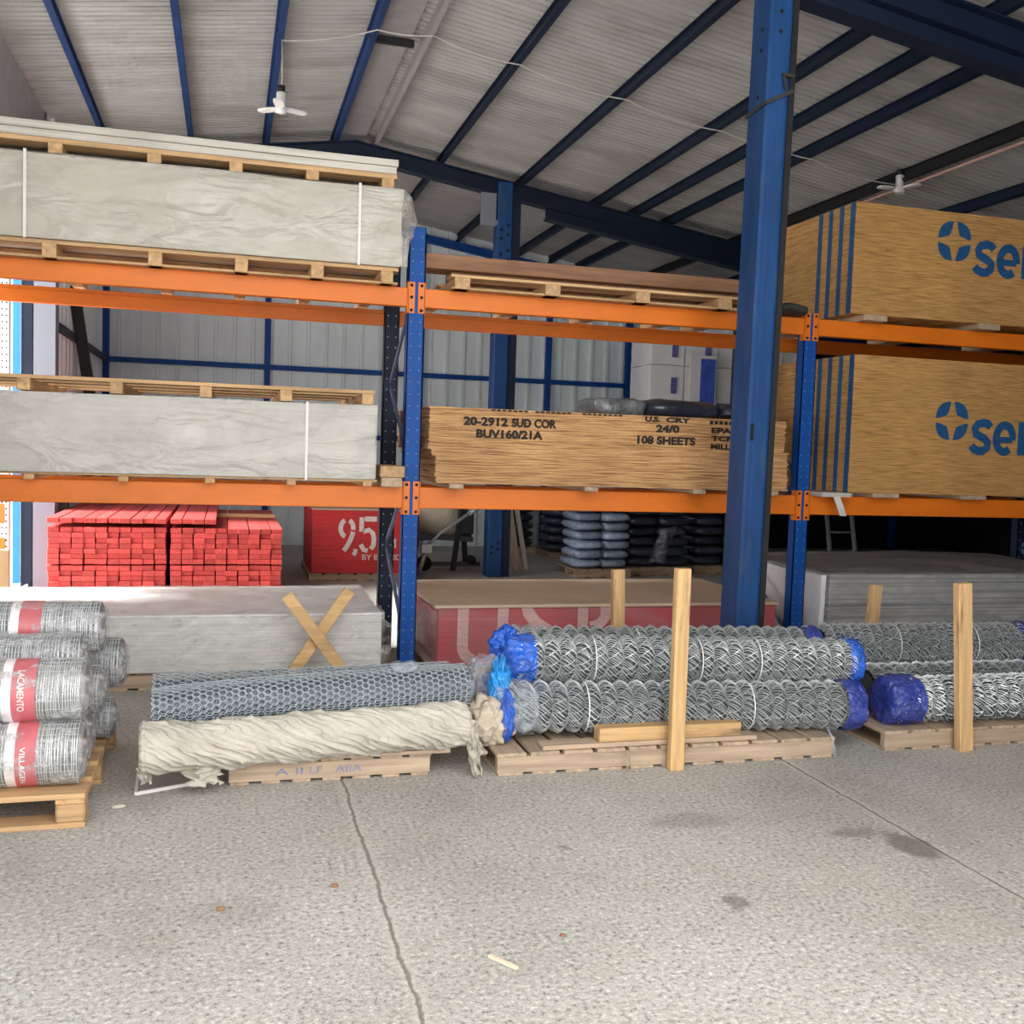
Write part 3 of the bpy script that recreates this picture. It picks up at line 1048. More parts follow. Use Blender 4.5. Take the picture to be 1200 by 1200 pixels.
# ------------------------------------------------------------------ left bay: long plasterboard bundles
def wrapped_stack(label, x0, x1, y0, y1, z0, z1, mt, straps, amp, filmmat='film_soft', flap=False):
    r = thing('plasterboard_bundle', label, 'plasterboard bundle', ((x0 + x1) / 2, (y0 + y1) / 2, z0))
    mb = MB()
    mb.box(x0, x1, y0, y1, z0, z1)
    mb.build('board_stack', mt, r, bevel=0.004)
    mb = MB()
    e = 0.007
    mb.wrap_box(x0 - e, x1 + e, y0 - e - amp * 0.4, y1 + e, z0 + 0.004, z1 + e * 0.5, amp, (1.6, 3, 4.5), 0.035)
    if flap:
        mb.grid(lambda u, v: (x1 + 0.01 + 0.075 * u * (0.4 + 1.0 * math.sin(PI * min(1, (1 - v) * 1.2 + 0.1)) * 0.6) + 0.012 * noise.noise((u * 3, v * 7, 1)),
                              y0 - 0.01 - 0.05 * u * (1 - u) + 0.02 * noise.noise((v * 6, u * 4, 3)), z0 + (z1 - z0) * v - 0.04 * u * v), 6, 18)
    mb.build('plastic_wrap', filmmat, r)
    for s in straps:
        mb = MB()
        mb.box(s - 0.008, s + 0.008, y0 - e - amp * 1.4, y0 - e - amp * 1.4 + 0.002, z0 - 0.01, z1 + 0.012)
        mb.box(s - 0.008, s + 0.008, y0 - e - amp * 1.4, y1, z1 + 0.010, z1 + 0.012)
        mb.build('strap', 'strap', r)
    return r


XL = -1.60
skid_pallet('pine pallet between the lower left plasterboard bundle and the orange beam', XL, 0.90, 6.22, 7.54, 1.24, 0.042, (-1.08, -0.58, -0.10, 0.37, 0.83), 0.055, 0.012)
wrapped_stack('white plasterboard bundle in plastic wrap on the lower left shelf', XL, 0.872, 6.2, 7.54, 1.283, 1.735, 'gyp', (0.455,), 0.006, flap=False)
p = skid_pallet('empty pine pallet lying on top of the lower left plasterboard bundle', XL, 0.866, 6.21, 7.54, 1.742, 0.088, (-1.11, -0.62, -0.13, 0.33, 0.82), 0.07, 0.022)
skid_pallet('pine pallet between the upper left plasterboard bundle and the top orange beam', XL, 0.99, 6.22, 7.54, 2.485, 0.10, (-0.98, -0.42, 0.06, 0.50, 0.92), 0.075, 0.022, under=True)
wrapped_stack('cream plasterboard bundle in wrinkled plastic wrap on the upper left shelf', XL, 1.0, 6.2, 7.54, 2.588, 3.052, 'gyp2', (-1.10, 0.74), 0.013, flap=True)
skid_pallet('pine pallet on top of the upper left plasterboard bundle, under loose boards', XL, 0.965, 6.21, 7.54, 3.060, 0.083, (-0.95, -0.43, 0.02, 0.46, 0.91), 0.075, 0.028)
for i, (x1, lab) in enumerate(((0.962, 'thick grey board lying directly on the topmost left pallet'), (0.972, 'grey board, topmost of the loose boards high on the left'))):
    tag(MB().box(XL, x1, 6.205 - i * 0.004, 7.54, 3.144 + i * 0.044, 3.185 + i * 0.044).build('grey_board', 'board_grey', bevel=0.003), lab, 'board', 'loose boards on the top left pallet')
# offcuts of timber beside the lower left bundle
tag(MB().box(0.915, 1.045, 6.20, 6.62, 1.241, 1.300).build('timber_block', 'old_y', bevel=0.004), 'grey-brown wooden block lying on the beam left of the blue post', 'wood block')
tag(MB().box(0.905, 1.058, 6.19, 6.66, 1.301, 1.372).build('timber_block', 'pal_y', bevel=0.004), 'pale wooden block resting on another block left of the blue post', 'wood block')

# floor level, left bay: plasterboard bundle
stringer_pallet('weathered pallet under the grey plasterboard bundle on the floor', XL, 0.93, 6.24, 7.38, 0.11)
r = thing('plasterboard_bundle', 'pale plasterboard bundle on the floor behind the wooden cross and wire rolls', 'plasterboard bundle', (-0.3, 6.8, 0.11))
MB().box(XL, 0.94, 6.2, 7.4, 0.112, 0.443).build('board_stack', 'gypL', r, bevel=0.004)
MB().box(XL, 0.942, 6.198, 7.4, 0.4435, 0.455).build('lit_top_board', 'white', r, bevel=0.002)  # board face made extra white to stand for daylight on the top
mb = MB().wrap_box(XL, 0.955, 6.192, 7.41, 0.115, 0.462, 0.007, (1.2, 3, 4), 0.04)
mb.grid(lambda u, v: (0.95 + 0.11 * u * v, 6.185 - 0.05 * math.sin(PI * u) * v + 0.015 * noise.noise((u * 5, v * 5, 0)), 0.12 + 0.30 * v * (1 - 0.25 * u)), 6, 12)
mb.build('plastic_wrap', 'film', r)
for (px, pz) in ((-0.30, 0.40), (-0.17, 0.27), (0.27, 0.24)):
    MB().wrap_box(px, px + 0.05, 6.17, 6.19, pz, pz + 0.045, 0.012, (30, 30, 30), 0.012).build('torn_film', 'film', r)

# ------------------------------------------------------------------ middle bay
# stencilled plywood on the lower shelf
skids = (1.38, 2.28, 3.05, 3.60)
skid_r = thing('plywood_bearers', 'wooden bearers between the stencilled plywood and the orange beam', 'bearers', (2.5, 6.8, 1.24))
for s in skids:
    MB().box(s - 0.045, s + 0.045, 6.15, 7.54, 1.241, 1.272).build('bearer', 'old_y', skid_r, bevel=0.004)
r = thing('plywood_stack', 'stencilled plywood stack with offset sheets on the lower middle shelf', 'plywood stack', (2.46, 6.8, 1.272))
NS = 36
z = 1.273
for i in range(NS):
    t_ = (1.752 - 1.273) / NS
    xo = 0.05 if i < 3 else (0.045 if i < 13 else (0.0 if i > 15 else 0.02))
    jx = random.uniform(-0.004, 0.004)
    x0 = 1.205 + xo + jx
    x1 = 3.70 + (0.03 if i < 20 else 0) + jx + random.uniform(-0.006, 0.006)
    y0 = 6.20 + random.uniform(-0.004, 0.002) - (0.006 if i < 8 else 0)
    sag = random.uniform(-0.0006, 0.0006)
    MB().box(x0, x1, y0, y0 + 1.2, z, z + t_ - 0.0012).build('plywood_sheet', 'ply' if i < NS - 1 else 'ply', r)
    z += t_
Yt = 6.189
for (tx_, xa, xb, za, zb) in (('20-2912', 1.42, 1.71, 1.640, 1.697), ('SUD COR', 1.735, 2.035, 1.640, 1.697), ('BUV160/21A', 1.505, 1.945, 1.565, 1.622),
                              ('24/0', 2.73, 2.90, 1.643, 1.695), ('108 SHEETS', 2.60, 3.02, 1.563, 1.618), ('CRY', 2.80, 2.98, 1.712, 1.748), ('U.S.', 2.65, 2.76, 1.712, 1.748),
                              ('EPA T', 3.135, 3.36, 1.652, 1.690), ('TCP-3', 3.135, 3.36, 1.598, 1.636), ('MILL', 3.135, 3.28, 1.545, 1.582)):
    mb = MB()
    text_on(mb, tx_, xa, xb, za, zb, Yt, 0.045)
    mb.build('stencil_line', 'ink_black', r)
for (xa, n_, za, zb) in ((1.60, 7, 1.738, 1.748), (1.89, 7, 1.738, 1.748), (2.21, 8, 1.738, 1.748), (3.12, 8, 1.712, 1.735)):
    mb = MB()
    for k in range(n_):
        x = xa + k * 0.036
        mb.add([(x, Yt, za), (x + 0.025, Yt, za), (x + 0.025, Yt, zb), (x, Yt, zb)], [(0, 1, 2, 3)])
    mb.build('stencil_line', 'ink_black', r)


# sacks lying on the plywood
def soft_slab(name, x0, x1, y0, y1, z0, z1, mt, label, cat, group=None, amp=0.012, fr=(6, 6, 14)):
    mb = MB()
    cx, cy_, cz = (x0 + x1) / 2, (y0 + y1) / 2, (z0 + z1) / 2

    def sup(u, v):
        a, b = u * 2 * PI, (v - 0.5) * PI
        f = lambda q, e: math.copysign(abs(q) ** e, q)
        x = f(math.cos(b), 0.45) * f(math.cos(a), 0.35)
        y = f(math.cos(b), 0.45) * f(math.sin(a), 0.35)
        zz = f(math.sin(b), 0.7)
        p = Vector((cx + x * (x1 - x0) / 2, cy_ + y * (y1 - y0) / 2, cz + zz * (z1 - z0) / 2))
        d = noise.noise_vector(Vector((p.x * fr[0], p.y * fr[1], p.z * fr[2]))) * amp
        if p.z + d.z < z0:
            d.z = z0 - p.z
        return p + d
    mb.grid(sup, 40, 16)
    o = mb.build(name, mt, origin=(cx, cy_, z0))
    return tag(o, label, cat, group) if label else o


soft_slab('plastic_sack', 2.50, 2.90, 6.7, 7.25, 1.753, 1.90, 'sack_gr', 'smoky grey film sack lying at the back of the stencilled plywood', 'sack', 'sacks on the plywood', amp=0.02)
soft_slab('plastic_sack', 2.88, 3.48, 6.68, 7.25, 1.753, 1.90, 'sack_dk', 'black plastic sack lying between the grey sack and the blue column', 'sack', 'sacks on the plywood', amp=0.025)
soft_slab('plastic_sack', 3.47, 3.82, 6.68, 7.25, 1.753, 1.885, 'sack_dk', 'black plastic sack on the plywood, mostly hidden behind the blue column', 'sack', 'sacks on the plywood', amp=0.025)

# upper shelf: pallet and dark timbers
skid_pallet('pale pine pallet on the upper middle shelf below the dark timbers', 1.325, 3.60, 6.2, 7.54, 2.485, 0.088, (1.39, 1.98, 2.60, 3.20, 3.55), 0.10, 0.018, under=True)
tag(MB().box(1.38, 3.66, 6.50, 6.68, 2.574, 2.640).build('timber_beam', 'brown_x', bevel=0.004), 'dark timber lying on the pale pallet, underneath a longer brown plank', 'timber')
tag(MB().box(1.20, 3.76, 6.44, 6.66, 2.641, 2.735).build('timber_beam', 'brown_x', bevel=0.005), 'long brown plank, topmost of the two timbers on the pale pallet', 'timber')
soft_slab('dark_tarp', 3.63, 3.86, 6.18, 6.6, 2.487, 2.565, 'rag', 'dark folded tarp on the beam right of the blue column', 'tarp', amp=0.02)

# floor level: red wrapped pack with pale letters
stringer_pallet('pallet under the red wrapped pack with the pale letters U S B', 1.25, 3.74, 6.24, 7.38, 0.11)
r = thing('board_pack', 'red film-wrapped board pack with large pale letters on the floor', 'board pack', (2.5, 6.8, 0.112))
MB().box(1.30, 3.70, 6.21, 7.38, 0.112, 0.478).build('board_stack', 'crim_edge', r, bevel=0.004)
MB().box(1.27, 3.71, 6.185, 7.40, 0.479, 0.500).build('cover_sheet', 'mdf', r, bevel=0.002)
mb = MB()
Yt = 6.202
B = (0, 0, 1, 1)
stroke(mb, [(0, 1), (0, 0.35)] + arc(0.27, 0.30, 0.27, 0.28, 180, 245, 8), 0.072, 1.46, 0.125, 0.44, 0.36, Yt)
stroke(mb, arc(0.33, 0.30, 0.27, 0.28, 295, 360, 8) + [(0.60, 0.35), (0.60, 1)], 0.072, 1.46, 0.125, 0.44, 0.36, Yt)
stroke(mb, [(0.08, 1.0), (0.10, 0.88), (0.22, 0.70), (0.40, 0.56), (0.55, 0.46)], 0.08, 1.85, 0.125, 0.44, 0.36, Yt)
stroke(mb, arc(0.3, 0.25, 0.30, 0.25, 20, -160, 14), 0.08, 1.85, 0.125, 0.44, 0.36, Yt)
stroke(mb, [(0, 1.0), (0, 0.0)], 0.072, 2.27, 0.125, 0.40, 0.36, Yt)
stroke(mb, [(0.14, 0.60), (0.30, 0.66), (0.40, 0.80), (0.40, 1.0)], 0.075, 2.27, 0.125, 0.40, 0.36, Yt)
stroke(mb, [(0.14, 0.55), (0.32, 0.48), (0.42, 0.33), (0.40, 0.15), (0.28, 0.04), (0.13, 0.02)], 0.075, 2.27, 0.125, 0.40, 0.36, Yt)
mb.build('painted_letters', 'ink_pink', r)
mb = MB().wrap_box(1.29, 3.71, 6.19, 7.39, 0.115, 0.476, 0.006, (1.2, 3, 5), 0.05, faces='flr')
mb.build('plastic_wrap', 'film_pink', r)
mb = MB().wrap_box(1.262, 1.292, 6.20, 7.39, 0.125, 0.474, 0.02, (3, 5, 5), 0.03, faces='lf')
mb.build('end_wrap', 'film_pink', r)

# ------------------------------------------------------------------ right bay: strand board packs
def leaf(mb, cx, cz, R_, q, y):
    """one of four petals around a four-point star"""
    out = []
    for i in range(13):
        a = math.radians(7 + 76 * i / 12)
        k = 1.0 / (abs(math.cos(a)) ** 2.6 + abs(math.sin(a)) ** 2.6) ** (1 / 2.6)
        out.append((k * math.cos(a), k * math.sin(a)))
    for (a, b) in ((83, 0.93), (80, 0.80), (70, 0.60), (57, 0.47), (45, 0.43), (33, 0.47), (20, 0.60), (10, 0.80), (7, 0.93)):
        out.append((b * math.cos(math.radians(a)), b * math.sin(math.radians(a))))
    pts = []
    for (x, z) in out:
        x, z = {0: (x, z), 1: (-z, x), 2: (-x, -z), 3: (z, -x)}[q]
        pts.append((cx + x * R_, y, cz + z * R_))
    mb.add(pts, [tuple(range(len(pts)))])


def osb_pack(label, x0, x1, y0, y1, z0, z1, n, lx, lz, lr, tx, tz0, tz1):
    r = thing('strand_board_pack', label, 'board pack', ((x0 + x1) / 2, (y0 + y1) / 2, z0))
    mb = MB()
    t_ = (z1 - z0) / n
    for i in range(n):
        jx, jy = random.uniform(-0.003, 0.003), random.uniform(-0.0025, 0.0025)
        mb.box(x0 + jx, x1 + jx, y0 + jy, y1, z0 + i * t_, z0 + (i + 1) * t_ - 0.0012)
    mb.build('board_sheets', 'osb', r)
    mb = MB()
    for (ya, yb) in ((0.0, 0.055), (0.135, 0.185), (0.27, 0.32), (0.40, 0.45)):
        mb.add([(x0 - 0.0045, y0 + ya, z0), (x0 - 0.0045, y0 + yb, z0), (x0 - 0.0045, y0 + yb, z1), (x0 - 0.0045, y0 + ya, z1)], [(0, 1, 2, 3)])
    mb.build('edge_stripe', 'ink_blue', r)
    mb = MB()
    for q in range(4):
        leaf(mb, lx, lz, lr, q, y0 - 0.0055)
    mb.build('logo', 'ink_blue', r)
    mb = MB()
    hs = tz1 - tz0
    yy = y0 - 0.0055
    S = [(0.93, 0.80), (0.80, 0.90), (0.55, 0.93), (0.30, 0.88), (0.16, 0.74), (0.22, 0.60), (0.45, 0.52), (0.68, 0.45), (0.84, 0.34), (0.82, 0.20), (0.62, 0.09), (0.38, 0.08), (0.16, 0.14), (0.04, 0.24)]
    stroke(mb, S, 0.062, tx - 0.002, tz0, 0.180, hs, yy)
    ex = tx + 0.192
    EE = [(0.16, 0.46), (0.86, 0.46)]
    stroke(mb, EE, 0.045, ex, tz0 - 0.004, 0.205, hs, yy - 0.0008)
    stroke(mb, [(0.84, 0.46)] + [(0.5 + 0.36 * math.cos(math.radians(a)), 0.5 + 0.40 * math.sin(math.radians(a))) for a in range(10, 316, 15)], 0.062, ex, tz0 - 0.004, 0.205, hs, yy)
    x3 = tx + 0.415
    mb.add([(x3, y0 - 0.0055, tz0), (x3 + 0.07, y0 - 0.0055, tz0), (x3 + 0.07, y0 - 0.0055, tz1), (x3, y0 - 0.0055, tz1)], [(0, 1, 2, 3)])
    mb.build('painted_lettering', 'ink_blue', r)
    return r


r = thing('pack_bearers', 'wooden bearers between the upper strand board pack and the top beam', 'bearers', (5.3, 6.8, 2.485))
for s in (4.38, 5.34, 6.3):
    MB().box(s - 0.10, s + 0.09, 6.2, 7.54, 2.486, 2.528).build('bearer', 'old_y', r, bevel=0.004)
osb_pack('strand board pack with blue logo on the upper right shelf', 4.18, 6.62, 6.22, 7.44, 2.529, 3.30, 62, 5.0, 3.095, 0.140, 5.18, 2.875, 3.112)
r = thing('pack_bearers', 'wooden bearers between the lower strand board pack and the lower beam', 'bearers', (5.3, 6.8, 1.24))
for s in (4.55, 5.30, 6.3):
    MB().box(s - 0.12, s + 0.10, 6.2, 7.54, 1.241, 1.272).build('bearer', 'old_y', r, bevel=0.004)
osb_pack('strand board pack with blue logo on the lower right shelf', 4.235, 6.67, 6.22, 7.44, 1.273, 2.248, 78, 5.07, 1.812, 0.140, 5.245, 1.58, 1.826)
for i in range(6):
    tag(MB().box(3.99 + 0.012 * random.random(), 4.22 + 0.02 * random.random(), 6.17 + random.uniform(-0.01, 0.01), 6.36, 1.241 + i * 0.0047, 1.2450 + i * 0.0047).build('card_sheet', 'cable'),
        'thin pale card sheet in the little pile on the beam beside the right blue post', 'card sheet', 'card sheets beside the right post')
mb = MB()
mb.grid(lambda u, v: (4.085 + 0.055 * u + 0.05 * v * v + 0.01 * v, 6.165 - 0.02 * math.sin(PI * v), 1.243 - 0.135 * v), 2, 10)
tag(mb.build('paper_strip', 'cable'), 'pale paper strip hanging over the orange beam beside the right blue post', 'paper strip')

# floor level, right bay: film-wrapped grey sheets
stringer_pallet('pallet under the film-wrapped grey sheets at the right', 4.12, 6.6, 6.26, 7.5, 0.11)
r = thing('sheet_pack', 'film-wrapped pack of grey sheets on the floor at the right', 'sheet pack', (5.4, 6.9, 0.112))
MB().box(4.13, 6.6, 6.22, 7.55, 0.112, 0.690).build('sheets', 'sheetpack', r, bevel=0.004)
mb = MB()
mb.grid(lambda u, v: (4.12 + 2.5 * u, 6.20 + 1.38 * v, 0.694 + 0.022 * math.sin(PI * u * 0.9) * v + 0.012 * noise.noise((u * 7, v * 4, 2))), 40, 16)
mb.build('top_sheet', 'sheettop', r)
mb = MB().wrap_box(4.10, 6.62, 6.195, 7.56, 0.12, 0.70, 0.010, (2, 3, 3), 0.05, faces='flt')
mb.build('plastic_wrap', 'film_grey', r)
mb = MB().wrap_box(4.06, 4.10, 6.23, 7.55, 0.12, 0.68, 0.02, (4, 4, 4), 0.04, faces='lfbt')
mb.build('foam_end', 'foil', r)

# ------------------------------------------------------------------ background goods
# red-ended timber: every board is its own object
bmesh_board = MB().box(-0.0478, 0.0478, 0, 2.6, 0, 0.0455).build('timber_board', 'red_end', bevel=0.004)
proto = bmesh_board
first = True


def boards(x0, ncol, rows, z0, label, group, tall=0.0466, miss=0.0, skew=0.0):
    global first
    for c_ in range(ncol):
        for r_ in range(rows):
            if miss and random.random() < miss:
                continue
            o = proto if first else proto.copy()
            if not first:
                COL.objects.link(o)
            first = False
            o.location = (x0 + 0.0485 + c_ * 0.0978 + random.uniform(-0.002, 0.002) + (0.004 if (r_ // 3 + c_) % 2 else -0.002), 10.78 + random.uniform(-0.03, 0.012), z0 + r_ * tall)
            o['label'] = label
            o['category'] = 'timber board'
            o['group'] = group


LB = 'red-ended timber board in the left of the two bundles behind the rack'
RB = 'red-ended timber board in the right of the two bundles behind the rack'
for (xa, n_, z0, g, lab) in ((-1.50, 10, 0.03, 'boards of the left red-ended bundle', LB), (-0.485, 10, 0.03, 'boards of the right red-ended bundle', RB)):
    boards(xa, n_, 7, z0, lab, g)
    boards(xa, n_, 7, z0 + 7 * 0.0466 + 0.012, lab, g)
for (xa, xb, side) in ((-1.49, -0.53, 'left'), (-0.475, 0.49, 'right')):
    tag(MB().box(xa, xb, 10.84, 10.93, 0.0, 0.030).box(xa, xb, 12.9, 13.0, 0.0, 0.030).build('bearer', 'pal_x', bevel=0.003), 'thin wooden bearer on the floor under the %s red-ended bundle' % side, 'bearer')
    tag(MB().box(xa, xb, 10.84, 10.88, 0.3575, 0.3680).box(xa, xb, 12.9, 12.95, 0.3575, 0.3680).build('spacer_batten', 'black'), 'dark spacer batten across the middle of the %s red-ended bundle' % side, 'batten')
    zt = 0.03 + 14 * 0.0466 + 0.013
    tag(MB().box(xa, xb + 0.0, 10.83, 10.92, zt, zt + 0.035).box(xa, xb, 12.9, 13.0, zt, zt + 0.035).build('spacer_batten', 'pal_x', bevel=0.003), 'pale batten lying across the top of the %s red-ended bundle' % side, 'batten')
zt = 0.03 + 14 * 0.0466 + 0.013 + 0.036
boards(-1.50, 10, 1, zt, 'red-ended board in the layer on the pale batten of the left bundle', 'top boards of the left bundle')
boards(-0.485, 4, 1, zt, 'red-ended board of the four on the pale batten of the right bundle', 'top boards of the right bundle')

# red pack with white stencilled figures
stringer_pallet('pale pallet under the red pack stencilled 9,5', 0.86, 2.04, 11.02, 12.22, 0.085)
r = thing('board_pack', 'bright red board pack with white stencilled figures behind the blue post', 'board pack', (1.8, 11.6, 0.087))
MB().box(0.885, 2.05, 11.0, 12.22, 0.087, 0.775).build('board_stack', 'red_edge', r, bevel=0.004)
mb = MB()
yt = 10.994
o9 = (1.165, 0.335, 0.19, 0.35)
stroke(mb, arc(0.5, 0.70, 0.36, 0.26, 70, -10, 12), 0.05, *o9, yt)
stroke(mb, arc(0.5, 0.70, 0.36, 0.26, 110, 255, 14), 0.05, *o9, yt)
stroke(mb, [(0.86, 0.60), (0.74, 0.38), (0.52, 0.14), (0.34, 0.0)], 0.05, *o9, yt)
stroke(mb, [(1.0, 0.06), (1.0, -0.04), (0.90, -0.14)], 0.045, *o9, yt)
o5 = (1.395, 0.335, 0.19, 0.35)
stroke(mb, [(0.30, 1.0), (1.0, 1.0)], 0.055, *o5, yt)
stroke(mb, [(0.12, 1.05), (0.12, 0.60)], 0.05, *o5, yt)
stroke(mb, [(0.22, 0.60), (0.55, 0.66), (0.78, 0.56), (0.85, 0.38), (0.82, 0.18), (0.68, 0.06)], 0.052, *o5, yt)
stroke(mb, [(0.50, 0.0), (0.25, 0.04), (0.10, 0.20)], 0.052, *o5, yt)
text_on(mb, 'MM', 1.62, 1.80, 0.37, 0.47, yt, 0.02)
text_on(mb, 'BY BRAND', 1.43, 1.86, 0.235, 0.295, yt, 0.01)
mb.build('stencil_figures', 'ink_white', r)
MB().box(0.89, 2.04, 11.01, 12.2, 0.776, 0.792).build('cover_sheet', 'mdf', r)

# beige concrete mixer on a black frame
r = thing('concrete_mixer', 'concrete mixer with cream drum and black frame behind the right side of the post', 'concrete mixer', (2.55, 12.2, 0))
mb = MB()
mb.lathe([(0, 0.14), (0.02, 0.16), (0.20, 0.26), (0.24, 0.27), (0.42, 0.27), (0.46, 0.26), (0.62, 0.17), (0.64, 0.15)], 28, 0, (2.18, 12.2, 0.80), (0.86, -0.1, -0.38))
for a in (0.46, 0.49, 0.52, 0.55):
    mb.lathe([(a, 0.27 - (a - 0.44) * 0.55), (a + 0.008, 0.277 - (a - 0.44) * 0.55), (a + 0.016, 0.266 - (a - 0.44) * 0.55)], 28, 0, (2.18, 12.2, 0.80), (0.86, -0.1, -0.38), caps=False)
mb.build('drum', 'cream', r)
mb = MB()
mb.bar((2.65, 11.9, 0), (2.78, 11.95, 1.0), 0.05, 0.05)
mb.bar((2.95, 12.5, 0), (2.85, 12.45, 1.0), 0.05, 0.05)
mb.bar((2.15, 11.95, 0.08), (3.0, 11.95, 0.08), 0.05, 0.05)
mb.bar((2.2, 12.45, 0.36), (3.0, 12.45, 0.40), 0.06, 0.1)
mb.bar((2.2, 11.95, 0.42), (2.9, 11.95, 0.38), 0.06, 0.06)
mb.build('frame', 'machine', r)
MB().box(2.70, 2.95, 12.1, 12.4, 0.42, 0.72).build('motor_housing', 'machine', r, bevel=0.02)
MB().lathe([(0, 0.09), (0.06, 0.09)], 18, 0, (2.3, 11.9, 0.09), (0, 1, 0)).build('wheel', 'black', r)
MB().lathe([(0, 0.06), (0.06, 0.06)], 18, 0, (2.88, 11.9, 0.13), (0, 1, 0)).build('wheel', 'black', r)
mb = MB().tube([(2.28, 11.7, 0.32), (2.45, 11.7, 0.48), (2.82, 11.68, 0.74)], 0.022, 8)
mb.tube([(2.78, 11.69, 0.71), (2.90, 11.68, 0.79)], 0.03, 8)
mb.box(2.22, 2.34, 11.66, 11.76, 0.24, 0.34)
mb.tube([(2.27, 11.71, 0.26), (2.20, 11.71, 0.0)], 0.03, 8)
tag(mb.build('pallet_truck_handle', 'alu'), 'grey pallet truck handle slanting up in front of the cream drum', 'handle')
for i, (xb, xt, wd, mt, lab) in enumerate(((3.42, 3.28, 0.10, 'old_z', 'brown board leaning right behind the far blue column'), (3.56, 3.40, 0.055, 'cream', 'narrow pale batten leaning beside the brown board, right of the far column'))):
    tag(MB().bar((xb, 11.75 + i * 0.07, 0.02), (xt, 11.98 + i * 0.07, 1.15), wd, 0.03, up=(0, 1, 0)).build('leaning_board', mt), lab, 'board')


# stacks of bags
def sack_mesh(lx, ly, lz, mt, amp):
    mb = MB()

    def sup(u, v):
        a, b = u * 2 * PI, (v - 0.5) * PI
        f = lambda q, e: math.copysign(abs(q) ** e, q)
        p = Vector((f(math.cos(b), 0.5) * f(math.cos(a), 0.4) * lx / 2, f(math.cos(b), 0.5) * f(math.sin(a), 0.4) * ly / 2, lz / 2 + f(math.sin(b), 0.75) * lz / 2))
        d = noise.noise_vector(Vector((p.x * 9, p.y * 9, p.z * 9 + lx * 7))) * amp
        d.z *= 0.5
        return p + d
    mb.grid(sup, 28, 12)
    return mb.build('sack', mt, origin=(0, 0, 0))


def sack_stack(x0, y0, nx, layers, lx, lz, mt, label, group, pal, ly=0.62, amp=0.02):
    pr = None
    stringer_pallet(pal, x0 - 0.02, x0 + nx * lx + 0.02, y0 - ly / 2 - 0.02, y0 + ly / 2 + 0.05, 0.10)
    for k in range(layers):
        for i in range(nx):
            if pr is None:
                o = pr = sack_mesh(lx * 1.03, ly, lz * 1.05, mt, amp)
            else:
                o = pr.copy()
                COL.objects.link(o)
            o.location = (x0 + lx * (i + 0.5) + random.uniform(-0.012, 0.012), y0 + random.uniform(-0.03, 0.03), 0.102 + k * lz)
            o.rotation_euler = (0, 0, PI * ((i + k) % 2) + random.uniform(-0.05, 0.05))
            tag(o, label, 'sack', group)


sack_stack(4.0, 11.55, 2, 7, 0.345, 0.112, 'sack_lt', 'pale blue-grey sack in the brightest stack behind the red wrapped pack', 'pale blue-grey sacks', 'weathered pallet under the pale blue-grey sacks', amp=0.03)
sack_stack(4.74, 11.75, 2, 8, 0.42, 0.125, 'sack_dk', 'dark sack in the stack right of the pale blue-grey sacks', 'dark sacks beside the pale ones', 'weathered pallet under the sacks right of the pale ones', amp=0.03)
sack_stack(5.72, 11.9, 2, 8, 0.42, 0.125, 'sack_dk', 'dark sack in the stack just left of the front blue column', 'dark sacks left of the column', 'weathered pallet under the sacks left of the front column')
sack_stack(4.28, 13.4, 1, 7, 0.52, 0.12, 'sack_dk', 'dark film-wrapped sack in the far stack left of the pale blue-grey sacks', 'dark sacks of the far stack', 'weathered pallet under the far stack of sacks', amp=0.03)
sack_stack(3.86, 14.15, 1, 7, 0.42, 0.12, 'sack_dk', 'dark sack in the farthest stack, near the leaning boards', 'dark sacks of the farthest stack', 'weathered pallet under the farthest sacks', amp=0.03)
mb = MB().grid(lambda u, v: (5.0 + 0.22 * u + 0.16 * v, 11.40 + 0.03 * math.sin(6 * u + 3 * v), 0.15 + 0.42 * v + 0.05 * u), 6, 10)
tag(mb.build('torn_film', 'film_clear'), 'torn clear film hanging off the dark sacks', 'plastic film')

# white printed packs stacked high behind the plywood
stringer_pallet('wooden pallet lying on the dark sack stacks under the white printed packs', 4.95, 7.25, 11.5, 12.25, 0.14, zb=1.115)
pk = None
for row in range(4):
    for c_ in range(5):
        x0 = 5.0 + c_ * 0.45 + random.uniform(-0.008, 0.008)
        z0 = 1.257 + row * 0.448
        lab = 'white blue-printed pack high behind the plywood, %s column, %s layer' % (('leftmost', 'second', 'middle', 'fourth', 'rightmost')[c_], ('bottom', 'second', 'third', 'top')[row])
        if pk is None:
            r = thing('white_pack', lab, 'pack', (x0 + 0.2, 11.85, z0), 'white printed packs')
            MB().wrap_box(x0 + 0.004, x0 + 0.442, 11.55, 12.2, z0 + 0.003, z0 + 0.444, 0.012, (5, 5, 6), 0.04, faces='fblrtd').build('pack_body', 'pack', r)
            MB().box(x0 + 0.27, x0 + 0.35, 11.533, 11.537, z0 + 0.10, z0 + 0.30).build('printed_label', 'print2', r)
            pk = r
        else:
            dup(pk, (x0 + 0.2, 11.85 + random.uniform(-0.02, 0.02), z0), lab)
tag(MB().box(5.50, 5.86, 11.50, 11.525, 1.75, 2.74).box(5.64, 5.84, 11.492, 11.4995, 1.80, 2.70, 1).build('printed_sheet', ['pack', 'print'], origin=(5.7, 11.5, 1.75)), 'white sheet with a blue printed panel leaning on the white packs beside the column', 'printed sheet')
for i in range(2):
    tag(MB().wrap_box(6.0 + i * 0.62, 6.58 + i * 0.62, 11.5, 12.2, 3.052, 3.30, 0.01, (4, 4, 4), 0.05, faces='fblrtd').build('white_pack', ['pack']), ('low white pack lying on top of the high stack, seen between the orange beams', 'low white pack on top of the high stack, farther right than its neighbour')[i], 'pack', 'flat packs on the high stack')

